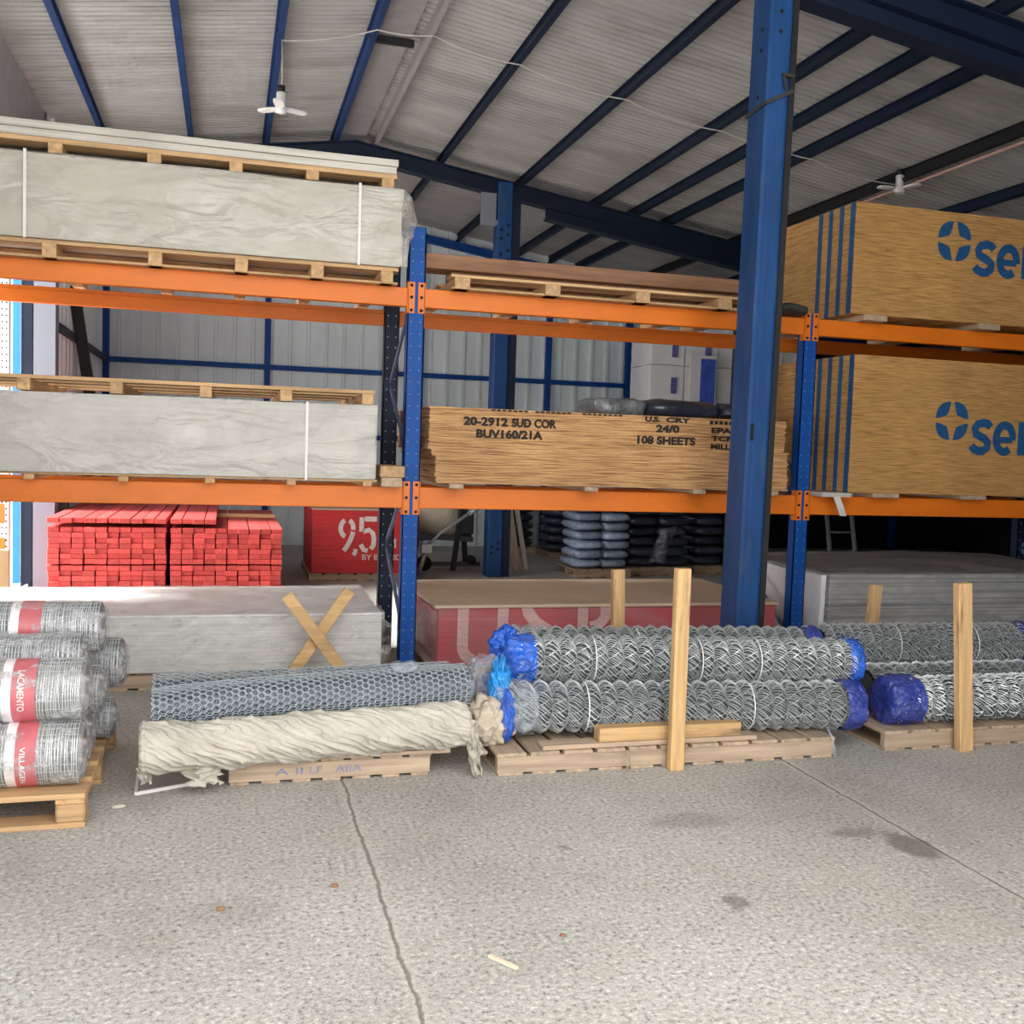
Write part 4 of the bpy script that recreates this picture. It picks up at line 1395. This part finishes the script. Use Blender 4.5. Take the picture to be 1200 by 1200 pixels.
# ladder against the dark right part of the back wall
r = thing('ladder', 'grey aluminium ladder leaning in the dark behind the grey sheet pack', 'ladder', (8.1, 12.2, 0))
P0, P1 = Vector((7.98, 12.0, 0)), Vector((8.26, 12.9, 1.9))
for dx in (0, 0.40):
    MB().bar(P0 + Vector((dx, 0, 0)), P1 + Vector((dx, 0, 0)), 0.03, 0.06, up=(0, 1, 0)).build('side_rail', 'alu', r)
for k in range(6):
    q = P0.lerp(P1, 0.1 + k * 0.16)
    MB().tube([q, q + Vector((0.40, 0, 0))], 0.014, 8).build('rung', 'alu', r)

# ------------------------------------------------------------------ lamps and cable under the roof
def fan_lamp(label, x, y, zb, ztop, rot, sc):
    r = thing('fan_lamp', label, 'lamp', (x, y, zb), 'three-bladed lamps under the roof')
    MB().lathe([(0, 0.018), (0.01, 0.045), (0.05, 0.05), (0.06, 0.03), (0.07, 0.035), (0.16, 0.038), (0.165, 0.03)], 20, 0, (x, y, zb), (0, 0, 1)).build('lamp_body', 'white', r)
    MB().lathe([(0, 0.028), (0.05, 0.03)], 14, 0, (x, y, zb + 0.165), (0, 0, 1)).build('socket', 'black', r)
    for k in range(3):
        a = rot + k * 2 * PI / 3
        d = Vector((math.cos(a), math.sin(a), 0))
        s = Vector((-d.y, d.x, 0))
        mb = MB()
        out = []
        for (u, wv) in ((0.045, 0.025), (0.08, 0.04), (0.16, 0.042), (0.20, 0.036), (0.215, 0.02)):
            out.append((u * sc, wv * sc))
        ring = [(u, wv) for u, wv in out] + [(u, -wv) for u, wv in reversed(out)]
        base = Vector((x, y, zb + 0.035))
        vs = [base + d * u + s * v for u, v in ring] + [base + d * u + s * v + Vector((0, 0, 0.016)) for u, v in ring]
        n_ = len(ring)
        mb.add(vs, [tuple(range(n_))[::-1], tuple(range(n_, 2 * n_))] + [(i, (i + 1) % n_, n_ + (i + 1) % n_, n_ + i) for i in range(n_)])
        mb.build('blade', 'white', r, bevel=0.003)
    mb = MB()
    mb.tube([(x, y, zb + 0.21), (x + 0.005, y, (zb + ztop) / 2), (x - 0.002, y, ztop)], 0.006, 6)
    mb.build('cord', 'cable', r)
    return r


fan_lamp('white three-bladed lamp hanging from a purlin high on the left', 0.365, 8.4, 4.10, zroof(0.365) - 0.145, 0.35, 1.0)
fan_lamp('white three-bladed lamp hanging above the upper strand board pack', 6.03, 8.3, 4.02, zroof(6.03) - 0.145, 0.9, 1.0)
mb = MB()
pts = []
kn = [(0.37, 8.4), (1.09, 8.2), (1.53, 8.15), (2.28, 8.2), (3.24, 8.25), (4.18, 8.3), (4.67, 8.3), (5.11, 8.32), (6.02, 8.32)]
for i in range(len(kn) - 1):
    (xa, ya), (xb, yb) = kn[i], kn[i + 1]
    for j in range(8):
        u = j / 8
        x = xa + (xb - xa) * u
        za, zb_ = zroof(xa) - 0.152, zroof(xb) - 0.152
        pts.append((x, ya + (yb - ya) * u, za + (zb_ - za) * u - 0.16 * (xb - xa) * u * (1 - u)))
pts.append((6.02, 8.32, zroof(6.02) - 0.152))
mb.tube(pts, 0.006, 5)
tag(mb.build('power_cable', 'cable'), 'thin white power cable slung from purlin to purlin under the roof', 'cable')
mb = MB().tube([(6.10, FRONT_Y + 0.1, zroof(6.06) - 0.155), (6.10, BY - 0.3, zroof(6.06) - 0.155)], 0.014, 8)
tag(mb.build('conduit_pipe', 'conduit'), 'thin pinkish conduit running along a purlin above the right lamp', 'conduit')

# ------------------------------------------------------------------ foreground: wrapped mesh rolls on the left pallet
r = thing('wooden_pallet', 'block pallet in the left foreground under the wrapped mesh rolls', 'pallet', (-1.1, 4.65, 0))
for y in (4.06, 4.26, 4.46, 4.66, 4.86, 5.06):
    MB().box(-1.72, -0.505, y, y + 0.135, 0.112, 0.134).build('deck_board', 'pal_x', r, bevel=0.003)
for x in (-1.72, -1.17, -0.612):
    MB().box(x, x + 0.105, 4.062, 5.19, 0.093, 0.112).build('cross_board', 'pal_y', r, bevel=0.003)
    for y in (4.064, 4.56, 5.08):
        MB().box(x, x + 0.105, y, y + 0.11, 0.02, 0.093).build('block', 'pal_x', r, bevel=0.008)
for y in (4.06, 4.56, 5.08):
    MB().box(-1.72, -0.505, y, y + 0.115, 0.0, 0.020).build('bottom_board', 'pal_x', r, bevel=0.003)


def mesh_roll(label, y, z, xe, rad, mt, lab=None, tilt=0.0, seed=0, xl=-1.72):
    """wire mesh roll lying left-right, film-wrapped, right end at xe"""
    r = thing('wrapped_mesh_roll', label, 'mesh roll', ((xl + xe) / 2, y, z - rad), 'film-wrapped wire mesh rolls')
    ax = Vector((1, 0, tilt)).normalized()
    p0 = Vector((xl, y, z))
    L = xe - xl
    prof = [(0, rad * 0.3), (0.004, rad * 0.86), (0.04, rad * 0.95)]
    a = 0.05
    while a < L - 0.05:
        prof += [(a, rad * 0.955), (a + 0.007, rad * 0.985)]
        a += 0.014
    prof += [(L - 0.045, rad * 0.95), (L - 0.012, rad * 0.86), (L - 0.004, rad * 0.62), (L - 0.002, rad * 0.2)]
    f1 = lambda a, th, rr: rr * (1 + 0.035 * noise.noise((a * 5 + seed, math.cos(th) * 1.4, math.sin(th) * 1.4 + seed)))
    MB().lathe(prof, 36, 0, p0, ax, f1).build('roll_body', mt, r)
    s_ = ax.cross(Vector((0, 0, 1))).normalized()
    u_ = s_.cross(ax)
    rn = random.Random(seed)
    mb = MB()
    a = 0.05 if L < 0.6 else L - 0.62
    while a < L - 0.02:
        rk = 0.99 + rn.uniform(-0.008, 0.012)
        sk = rn.uniform(-0.004, 0.004)
        pts = []
        for k in range(31):
            th = 2 * PI * k / 30
            rr = f1(a, th, rad * rk)
            pts.append(p0 + ax * (a + sk * math.sin(th * 2 + a * 9)) + s_ * (rr * math.cos(th)) + u_ * (rr * math.sin(th)))
        mb.tube(pts, 0.0017, 3, caps=False, smooth=False)
        a += 0.0095 + rn.uniform(-0.003, 0.004)
    for k in range(26):
        th = 2 * PI * (k + rn.random() * 0.5) / 26
        mb.tube([p0 + ax * q + s_ * (f1(q, th, rad) * math.cos(th)) + u_ * (f1(q, th, rad) * math.sin(th)) for q in [L - 0.62 + 0.60 * i / 10 for i in range(11)]], 0.0014, 3, caps=False, smooth=False)
    mb.build('mesh_wire', 'wire', r)
    f2 = lambda a, th, rr: rr * (1 + 0.05 * noise.noise((a * 9 + seed, math.cos(th) * 2.5 + seed, math.sin(th) * 2.5)) + 0.02 * noise.noise((a * 30, th * 3, seed)))
    prof = [(L * 0.0, rad * 1.01)] + [(L * i / 50, rad * 1.015) for i in range(1, 49)] + [(L - 0.02, rad * 0.97), (L + 0.004, rad * 0.75), (L + 0.012, rad * 0.4), (L + 0.006, rad * 0.12)]
    MB().lathe(prof, 40, 0, p0, ax, f2, caps=False).build('film_wrap', 'film_roll', r)
    if lab is not None:
        la, lw, lr = lab
        d0 = la - xl
        prof1 = [(d0, rad * 1.02), (d0 + lw, rad * 1.02)]
        prof2 = [(d0 + lw, rad * 1.02), (d0 + lw + lr * 0.5, rad * 1.021), (d0 + lw + lr, rad * 1.02)]
        b = MB().lathe(prof1, 40, 1, p0, ax, f1, caps=False).lathe(prof2, 40, 0, p0, ax, f1, caps=False).build('label_band', ['lab_red', 'lab_white'], r)
    return r


mesh_roll('film-wrapped mesh roll directly on the front edge of the left pallet, red and white label', 4.215, 0.258, -0.52, 0.124, 'rollgrey', (-0.795, 0.035, 0.075), seed=1)
mesh_roll('film-wrapped mesh roll with red label, second from below in the left stack', 4.25, 0.495, -0.515, 0.121, 'rollgrey', (-0.815, 0.035, 0.085), seed=2)
mesh_roll('film-wrapped mesh roll without label between the top roll and the labelled one', 4.475, 0.565, -0.555, 0.110, 'rollgrey2', None, seed=3)
mesh_roll('film-wrapped mesh roll on top of the left stack', 4.66, 0.668, -0.50, 0.112, 'rollgrey2', (-0.865, 0.035, 0.085), seed=4)
mesh_roll('shaded film-wrapped mesh roll standing out furthest right behind the left stack', 4.93, 0.455, -0.44, 0.115, 'rollgrey2', None, seed=5)
mesh_roll('mesh roll with crumpled end low behind the labelled rolls', 4.65, 0.395, -0.50, 0.105, 'rollgrey2', None, seed=6)
mesh_roll('mesh roll hidden in the bottom row behind the front labelled roll', 4.47, 0.254, -0.53, 0.118, 'rollgrey2', None, seed=7)
mesh_roll('small mesh roll in the bottom row at the back of the left pallet', 4.82, 0.225, -0.47, 0.090, 'rollgrey2', None, seed=8)


# curved lettering on the labels of the two front rolls
def label_text(parent, txt, y, z, rad, x0, x1, a0, a1, mt):
    vs, fs = text_mesh(txt, 0.01)
    xs = [a for a, b in vs]
    zs = [b for a, b in vs]
    out = []
    for a, b in vs:
        u = (a - min(xs)) / (max(xs) - min(xs))
        v = (b - min(zs)) / (max(zs) - min(zs))
        th = math.radians(a0 + (a1 - a0) * u)
        out.append((x1 - (x1 - x0) * (1 - v), y - rad * math.cos(th), z + rad * math.sin(th)))
    MB().add(out, fs).build('label_lettering', mt, parent)


rolls = [o for o in bpy.data.objects if o.name.startswith('wrapped_mesh_roll')]
label_text(rolls[0], 'VILLAGEN', 4.215, 0.258, 0.130, -0.742, -0.722, 25, -45, 'lab_white')
label_text(rolls[1], 'LACAMENTO', 4.25, 0.495, 0.127, -0.758, -0.733, 50, -25, 'lab_white')

# ------------------------------------------------------------------ canvas roll and hexagonal wire rolls
pl = stringer_pallet('grey-brown pallet with faded blue stamp under the canvas roll', 0.02, 0.915, 4.44, 5.30, 0.105, wd=0.10, gap=0.03)
mb = MB()
text_on(mb, 'A II', 0.22, 0.34, 0.036, 0.066, 4.4425)
text_on(mb, 'LF   AIIA', 0.37, 0.60, 0.036, 0.068, 4.4425)
mb.build('faded_stamp', 'ink_pal', pl)
MB().box(0.45, 1.00, 4.415, 4.52, 0.106, 0.124).build('loose_slat', 'old_x', pl, bevel=0.003)

A0, A1 = Vector((-0.335, 4.335, 0.215)), Vector((1.085, 4.475, 0.222))
r = thing('canvas_roll', 'roll wrapped in wrinkled dirty beige canvas on the grey-brown pallet', 'canvas roll', (0.37, 4.4, 0.106))
ax = (A1 - A0).normalized()
L = (A1 - A0).length


def canvas_fn(a, th, rr):
    s = a * 26 + th * 5.0 + 2.2 * noise.noise((a * 3.0, math.cos(th), math.sin(th)))
    rg = (1 - abs(math.sin(s))) ** 2.2
    s2 = a * 55 + th * 9.0 + 3 * noise.noise((a * 6, math.cos(th) * 2, math.sin(th) * 2))
    rg2 = (1 - abs(math.sin(s2))) ** 2
    base = 1 + 0.05 * noise.noise((a * 3.5, math.cos(th) * 1.5, math.sin(th) * 1.5 + 4))
    tie = 0.0
    for t_ in (0.20, 1.18):
        tie += 0.05 * math.exp(-((a - t_ + 0.02 * math.sin(th * 2)) / 0.012) ** 2)
    return rr * (base - 0.02 + 0.13 * rg * (0.8 + 1.1 * noise.noise((a * 7, math.cos(th) * 2, math.sin(th) * 2 + 8))) + 0.10 * rg2 - tie)


prof = [(0, 0.02), (-0.004, 0.05), (0.0, 0.092), (0.02, 0.103)] + [(0.02 + (L - 0.05) * i / 420, 0.096 + 0.004 * math.sin(i * 0.07)) for i in range(1, 420)] + [(L - 0.02, 0.094), (L, 0.085), (L + 0.005, 0.03)]
MB().lathe(prof, 150, 0, A0, ax, canvas_fn).build('canvas_wrap', 'cloth', r)


def rag(name, base, w_, h_, mt, parent, seed, dirx=0.3):
    def fn(u, v):
        wv = w_ * (1 - 0.45 * v + 0.25 * noise.noise((v * 5, seed, 0)))
        x = base[0] + (u - 0.5) * wv + dirx * h_ * v + 0.02 * noise.noise((u * 4, v * 6, seed))
        y = base[1] + 0.035 * noise.noise((u * 6, v * 5, seed + 3)) + 0.02 * math.sin(u * 7 + v * 3) - 0.02 * v
        z = base[2] - h_ * v * (1 - 0.18 * noise.noise((u * 7, seed, 9)))
        return (x, y, max(0.004, z))
    return MB().grid(fn, 12, 22).build(name, mt, parent)


rag('torn_strip', (1.075, 4.40, 0.26), 0.07, 0.255, 'cloth', r, 2, 0.18)
rag('torn_strip', (1.10, 4.47, 0.23), 0.07, 0.15, 'cloth', r, 5, 0.35)
rag('torn_strip', (-0.10, 4.345, 0.135), 0.20, 0.085, 'cloth', r, 8, 0.4)
rag('torn_strip', (-0.31, 4.30, 0.16), 0.06, 0.075, 'cloth', r, 11, 0.05)

# grey framed panel lying on the floor below it
mb = MB().add([(-0.345, 4.40, 0.004), (-0.02, 4.535, 0.004), (-0.02, 4.86, 0.004), (-0.36, 4.72, 0.004)], [(0, 1, 2, 3)])
r = thing('framed_panel', 'dull grey panel with white edge strip on the floor beneath the canvas roll', 'panel', (-0.2, 4.6, 0))
mb.build('panel', 'glass_dk', r)
MB().bar((-0.35, 4.395, 0.008), (-0.02, 4.53, 0.008), 0.012, 0.014).bar((-0.35, 4.395, 0.008), (-0.365, 4.73, 0.008), 0.012, 0.014).build('edge_strip', 'strap', r)


def hex_roll(label, B0, B1, rad, seed, ends=True, squash=0.0):
    r = thing('hex_wire_roll', label, 'wire roll', tuple((B0 + B1) / 2 - Vector((0, 0, rad))), 'galvanised hexagonal wire rolls')
    ax = (B1 - B0).normalized()
    L = (B1 - B0).length
    s = ax.cross(Vector((0, 0, 1))).normalized()
    u = s.cross(ax)

    def at_(a, th, rr):
        k = rr * (1 + 0.045 * noise.noise((a * 2.2 + seed, math.cos(th), math.sin(th))) - squash * max(0, math.sin(th)) ** 2 * math.exp(-a / 0.25))
        return B0 + ax * a + s * (k * math.cos(th)) + u * (k * math.sin(th))
    for layer, (rr, wr) in enumerate(((rad, 0.0021), (rad - 0.012, 0.0018))):
        nc = 23
        cw = 2 * PI / nc
        ch = 0.036
        na = int(L / (ch * 0.75))
        mb = MB()
        seg = []
        for i in range(na):
            for j in range(nc):
                a = i * ch * 0.75 + layer * 0.006
                t_ = (j + 0.5 * (i % 2)) * cw + layer * 0.05
                # half of a hexagon: three edges
                p = [(a, t_ + cw * 0.5), (a + ch * 0.25, t_ + cw * 0.0), (a + ch * 0.75, t_ + cw * 0.0)]
                q = (a, t_ - cw * 0.5)
                seg += [(p[0], p[1]), (p[1], q), (p[1], p[2])]
        for (pa, pb) in seg:
            if pb[0] > L or pa[0] > L:
                continue
            mb.tube([at_(pa[0], pa[1], rr), at_(pb[0], pb[1], rr)], wr, 3, caps=False, smooth=False)
        mb.build('wire_layer', 'hexwire', r)
    mb = MB()
    prof = [(L * i / 40, rad - 0.028) for i in range(41)]
    mb.lathe(prof, 32, 0, B0, ax, lambda a, th, rr: (at_(a, th, rr) - B0 - ax * a).length, caps=False)
    mb.build('inner_coils', 'hex_core', r)
    return r


hc = bpy.data.materials.new('hex_core')
hc.use_nodes = True
t = hc.node_tree
b = t.nodes['Principled BSDF']
b.inputs['Roughness'].default_value = 0.55
tc = _n(t, 'ShaderNodeTexCoord')
vo = _n(t, 'ShaderNodeTexVoronoi', feature='DISTANCE_TO_EDGE')
vo.inputs['Scale'].default_value = 46
rp = _n(t, 'ShaderNodeValToRGB')
rp.color_ramp.elements[0].position = 0.05
rp.color_ramp.elements[0].color = (0.17, 0.20, 0.23, 1)
rp.color_ramp.elements[1].position = 0.2
rp.color_ramp.elements[1].color = (0.075, 0.09, 0.11, 1)
t.links.new(tc.outputs['Object'], vo.inputs['Vector'])
t.links.new(vo.outputs['Distance'], rp.inputs[0])
t.links.new(rp.outputs[0], b.inputs['Base Color'])
M['hex_core'] = hc

hex_roll('hexagonal wire roll resting on the canvas roll', Vector((-0.30, 4.50, 0.345)), Vector((1.125, 4.60, 0.372)), 0.105, 1, squash=0.28)
hex_roll('hexagonal wire roll lying behind the other wire roll', Vector((-0.31, 4.74, 0.335)), Vector((1.07, 4.80, 0.345)), 0.098, 2)
tag(MB().lathe([(0, 0.02), (0.0, 0.075), (0.20, 0.08), (1.3, 0.08), (1.36, 0.07), (1.37, 0.02)], 40, 0, (-0.25, 4.62, 0.190), (1, 0.02, 0.0), lambda a, th, rr: rr * (1 + 0.06 * noise.noise((a * 5, math.cos(th) * 2, math.sin(th) * 2)))).build('canvas_roll', 'cloth'), 'second canvas-wrapped roll hidden behind the front one, below the wire rolls', 'canvas roll')
soft_slab('film_scrap', 0.735, 0.86, 4.50, 4.62, 0.462, 0.50, 'film_clear', 'crumpled clear film scrap on top of the wire rolls', 'plastic film', amp=0.02, fr=(20, 20, 20))

# wooden cross standing against the plasterboard bundle
r = thing('wooden_cross', 'two yellowish planks nailed into an X before the plasterboard bundle', 'wooden cross', (0.52, 5.95, 0))
MB().bar((0.345, 6.00, 0.60), (0.79, 5.90, 0.0), 0.07, 0.028, up=(0, 1, 0)).build('plank', 'stk_x', r, bevel=0.003)
MB().bar((0.72, 6.06, 0.62), (0.28, 5.94, 0.0), 0.07, 0.028, up=(0, 1, 0)).build('plank', 'stk_x', r, bevel=0.003)

# ------------------------------------------------------------------ chain-link rolls
def chain_meshes(L, rad, seed):
    """one compacted chain-link roll along +x from the origin: core and bands of slanting wires"""
    rnd = random.Random(seed)
    per = 0.0815
    nb = int(L / per)
    per = L / nb

    def rad_at(a):
        f = (a / per) % 1.0
        return rad * (0.69 + 0.31 * math.sin(PI * f) ** 0.7)
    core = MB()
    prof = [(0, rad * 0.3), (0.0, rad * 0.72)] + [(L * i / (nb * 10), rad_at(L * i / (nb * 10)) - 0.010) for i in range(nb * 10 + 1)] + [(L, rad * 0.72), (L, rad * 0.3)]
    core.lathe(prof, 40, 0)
    wires = MB()
    for b_ in range(nb):
        N = 52
        sg = 1
        for fam in (0, 1):
            for k in range(N if fam == 0 else N // 4):
                th0 = 2 * PI * (k + 0.5 * rnd.random()) / (N if fam == 0 else N // 4) + b_ * 0.4
                slant = (0.42 + 0.25 * rnd.random()) * (1 if fam == 0 else -0.8)
                pts = []
                lift = rnd.uniform(-0.004, 0.005)
                for i in range(5):
                    f = -0.04 + 1.08 * i / 4
                    a = max(0, min(L, (b_ + f) * per))
                    ff = min(1, max(0, f))
                    rr = rad * (0.69 + 0.31 * math.sin(PI * ff) ** 0.7) + lift * math.sin(PI * ff) - (0.003 if fam else 0)
                    th = th0 + slant * f
                    pts.append((a, rr * math.cos(th), rr * math.sin(th)))
                wires.tube(pts, 0.0021, 3, caps=False, smooth=False)
    return core, wires


CL = {}


def chain_roll(label, C0, C1, rad, key, left=None, right=None, ties=(), group='compacted chain-link rolls'):
    C0, C1 = Vector(C0), Vector(C1)
    d = (C1 - C0)
    L = d.length
    r = thing('chain_link_roll', label, 'chain-link roll', tuple(C0), group)
    yaw = math.atan2(d.y, d.x)
    pit = -math.asin(d.z / L)
    r.rotation_euler = (0, pit, yaw)
    if key not in CL:
        core, wires = chain_meshes(L, rad, 3)
        OFF[r.name] = Vector((0, 0, 0))
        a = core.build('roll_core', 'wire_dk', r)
        b_ = wires.build('woven_wire', 'wire', r)
        CL[key] = (a, b_, L)
    else:
        a0, b0, L0 = CL[key]
        for o in (a0, b0):
            c_ = o.copy()
            COL.objects.link(c_)
            c_.parent = r
            c_.rotation_euler = (random.uniform(0, 6), 0, 0)
            c_.scale = (L / L0, 1, 1)
    OFF[r.name] = Vector((0, 0, 0))

    def cap(a0, a1, mt, seed, nm, bulge=1.06):
        n_ = 16
        sgn = 1 if a1 > a0 else -1
        prof = [(a0 + (a1 - a0) * i / n_, rad * (1.03 + (bulge - 1.03) * math.sin(PI * i / n_))) for i in range(n_ + 1)]
        prof += [(a1 + sgn * 0.012, rad * 0.88), (a1 + sgn * 0.018, rad * 0.6), (a1 + sgn * 0.010, rad * 0.3), (a1 + sgn * 0.004, rad * 0.05)]
        if sgn < 0:
            pass
        fn = lambda a, th, rr: rr * (1 + 0.10 * noise.noise((a * 14 + seed, math.cos(th) * 3, math.sin(th) * 3 + seed)) + 0.05 * noise.noise((a * 40, math.cos(th) * 8, math.sin(th) * 8 + seed)))
        MB().lathe(prof, 48, 0, (0, 0, 0), (1, 0, 0), fn, caps=False).build(nm, mt, r)
    if left:
        cap(left[1], -0.02, left[0], 3 + len(label), 'end_wrap', left[2] if len(left) > 2 else 1.06)
    if right:
        cap(L - right[1], L + 0.015, right[0], 7 + len(label), 'end_wrap')
    for a in ties:
        pr = [(a - 0.003, rad * 1.015), (a, rad * 1.03), (a + 0.003, rad * 1.015)]
        MB().lathe(pr, 30, 0, caps=False).build('tie_wire', 'strap', r)
    return r


stringer_pallet('weathered pallet carrying the middle chain-link rolls', 1.205, 2.975, 4.36, 5.42, 0.105, wd=0.135, gap=0.022)
RD = 0.124
chain_roll('chain-link roll at the front bottom of the middle pile, blue-wrapped at both ends', (1.27, 4.60, 0.262), (3.16, 4.50, 0.228), RD, 'm', ('film_clear', 0.17, 1.10), ('film_navy', 0.09), (0.42, 1.28))
chain_roll('chain-link roll at the front top of the middle pile beside the tall stake', (1.36, 4.76, 0.462), (3.22, 4.62, 0.430), RD * 0.95, 'm', ('film_blue', 0.12), ('film_blue', 0.06), (0.42, 0.98, 1.3))
chain_roll('chain-link roll at the back top of the middle pile', (1.42, 5.02, 0.455), (3.17, 4.92, 0.44), RD * 0.95, 'm', ('film_clear', 0.10), ('film_navy', 0.08), (0.7,))
chain_roll('chain-link roll hidden at the back bottom of the middle pile', (1.30, 4.885, 0.232), (3.10, 4.80, 0.232), RD, 'm', ('film_blue', 0.10), None)
# crumpled wraps at the left ends of the middle pile
def crumple(name, c, rx, ry, rz, mt, label, cat, amp, fr, seed, group=None, floor=0.0):
    mb = MB()

    def fn(u, v):
        a, b_ = u * 2 * PI, (v - 0.5) * PI
        p = Vector((math.cos(b_) * math.cos(a), math.cos(b_) * math.sin(a), math.sin(b_)))
        k = 1 + amp * noise.noise(p * fr + Vector((seed, 0, 0))) + amp * 0.6 * (1 - 2 * abs(noise.noise(p * fr * 2.1 + Vector((0, seed, 0)))))
        q = Vector((c[0] + p.x * rx * k, c[1] + p.y * ry * k, c[2] + p.z * rz * k))
        q.z = max(q.z, floor)
        return q
    mb.grid(fn, 64, 36)
    return tag(mb.build(name, mt), label, cat, group)


crumple('clear_wrap_tail', (1.235, 4.72, 0.375), 0.10, 0.09, 0.10, 'film_clear', 'bulging clear plastic at the left end of the middle chain-link pile', 'plastic wrap', 0.25, 3, 1)
crumple('blue_wrap_tail', (1.35, 4.80, 0.52), 0.065, 0.06, 0.08, 'film_blue', 'crumpled blue film sticking up at the left end of the top chain-link roll', 'plastic wrap', 0.4, 3, 2)
crumple('blue_wrap_tail', (1.27, 4.585, 0.345), 0.045, 0.05, 0.13, 'film_cyan', 'blue film bunched between the two front chain-link rolls at their left end', 'plastic wrap', 0.45, 3, 5)
crumple('blue_wrap_tail', (1.285, 4.50, 0.245), 0.035, 0.05, 0.11, 'film_blue', 'blue film ring at the left end of the front bottom chain-link roll', 'plastic wrap', 0.25, 3, 9)
crumple('crumpled_paper', (1.215, 4.56, 0.195), 0.10, 0.10, 0.105, 'paper', 'crumpled beige paper wrapping at the left end of the middle pallet', 'crumpled paper', 0.35, 2.6, 3, None, 0.108)
crumple('pink_tape', (1.885, 4.475, 0.155), 0.035, 0.02, 0.022, 'pinktape', 'crumpled pink tape caught under the front chain-link roll', 'tape', 0.4, 3, 4, None, 0.13)
# timbers in front of the rolls
tag(MB().box(1.43, 2.54, 4.375, 4.47, 0.106, 0.128).build('timber_plank', 'old_x', bevel=0.003), 'thin weathered slat on the front edge of the middle pallet', 'slat')
tag(MB().box(1.71, 2.455, 4.38, 4.46, 0.129, 0.196).build('timber_block', 'stk_x', bevel=0.004), 'pale timber block wedged against the front chain-link roll', 'wood block')
# stakes
def stake(label, p, q, a, b_, mt='stk_z', up=(0, 1, 0)):
    mb = MB().bar(p, q, a, b_, up=up)
    return tag(mb.build('wooden_stake', mt, bevel=0.004), label, 'stake', 'wooden stakes')


stake('tall leaning wooden stake in front of the middle chain-link rolls', (2.075, 4.315, 0.0), (2.075, 4.325, 0.965), 0.07, 0.05)
stake('shorter wooden stake behind the middle chain-link rolls, before the red pack', (2.285, 5.58, 0.0), (2.27, 5.62, 0.80), 0.075, 0.05)
stake('wooden stake with dark cracks in front of the right chain-link rolls', (3.74, 4.345, 0.0), (3.675, 4.35, 0.885), 0.082, 0.05)
stake('thin wooden stake behind the right chain-link rolls, before the grey sheets', (4.0, 5.56, 0.0), (4.06, 5.60, 0.70), 0.075, 0.05)

stringer_pallet('weathered pallet carrying the right chain-link rolls', 3.295, 5.10, 4.40, 5.50, 0.105, wd=0.135, gap=0.022)
chain_roll('chain-link roll at the front bottom of the right pile, navy-wrapped left end', (3.40, 4.545, 0.232), (5.20, 4.50, 0.232), RD, 'm', ('film_navy', 0.16), None)
chain_roll('chain-link roll in the middle of the right pile', (3.46, 4.81, 0.245), (5.22, 4.79, 0.24), RD * 0.98, 'm', None, ('film_navy', 0.12))
chain_roll('chain-link roll on top of the right pile, navy-wrapped right end', (3.30, 5.04, 0.435), (4.66, 4.93, 0.44), RD * 0.95, 'm', None, ('film_navy', 0.11), (0.45, 0.95))
chain_roll('chain-link roll at the back bottom of the right pile', (3.45, 5.10, 0.232), (5.2, 5.10, 0.232), RD, 'm', None, None)

# ------------------------------------------------------------------ litter on the floor
mb = MB().bar((0.765, 2.78, 0.006), (0.825, 2.695, 0.006), 0.012, 0.008)
tag(mb.build('wood_splinter', 'splinter'), 'pale wood splinter lying on the open concrete in front', 'splinter')
mb = MB().lathe([(0, 0.003), (0.008, 0.009), (0.045, 0.009), (0.055, 0.003)], 10, 0, (-0.43, 4.24, 0.0095), (1, 0.15, 0))
tag(mb.build('paper_scrap', 'cloth'), 'rolled whitish paper scrap on the floor beside the left pallet', 'paper scrap')
for (x, y, s, lab) in ((0.37, 3.35, 0.010, 'small brown chip on the concrete left of the floor joint'), (0.0, 3.25, 0.011, 'brown pebble on the concrete at the left'), (1.02, 2.86, 0.008, 'tiny brown pebble on the concrete right of the splinter')):
    crumple('pebble', (x, y, s * 0.5), s, s * 0.8, s * 0.6, 'brown_x', lab, 'pebble', 0.4, 2, x * 9, None, 0.001)
mb = MB().tube([(1.83, 4.33, 0.10), (1.835, 4.31, 0.06), (1.82, 4.30, 0.01)], 0.006, 5)
tag(mb.build('strap_end', 'old_z'), 'loose strap end hanging over the front of the middle pallet', 'strap')
mb = MB().tube([(2.93, 4.38, 0.16), (2.945, 4.335, 0.10), (2.96, 4.33, 0.004)], 0.007, 5)
tag(mb.build('film_string', 'film_clear'), 'thin clear film string hanging off the right end of the middle pallet', 'plastic film')
for i, (x0, y0, z0, x1, y1, z1) in enumerate(((-1.90, 10.36, 0.01, -1.80, 10.30, 0.07), (-1.98, 9.9, 0.01, -1.84, 10.25, 0.05))):
    tag(MB().tube([(x0, y0, z0), (x1, y1, z1)], 0.012, 6).build('rope_end', 'white'), ('short white rope end at the foot of the blue post', 'white rope lying on the floor in front of the blue post')[i], 'rope')
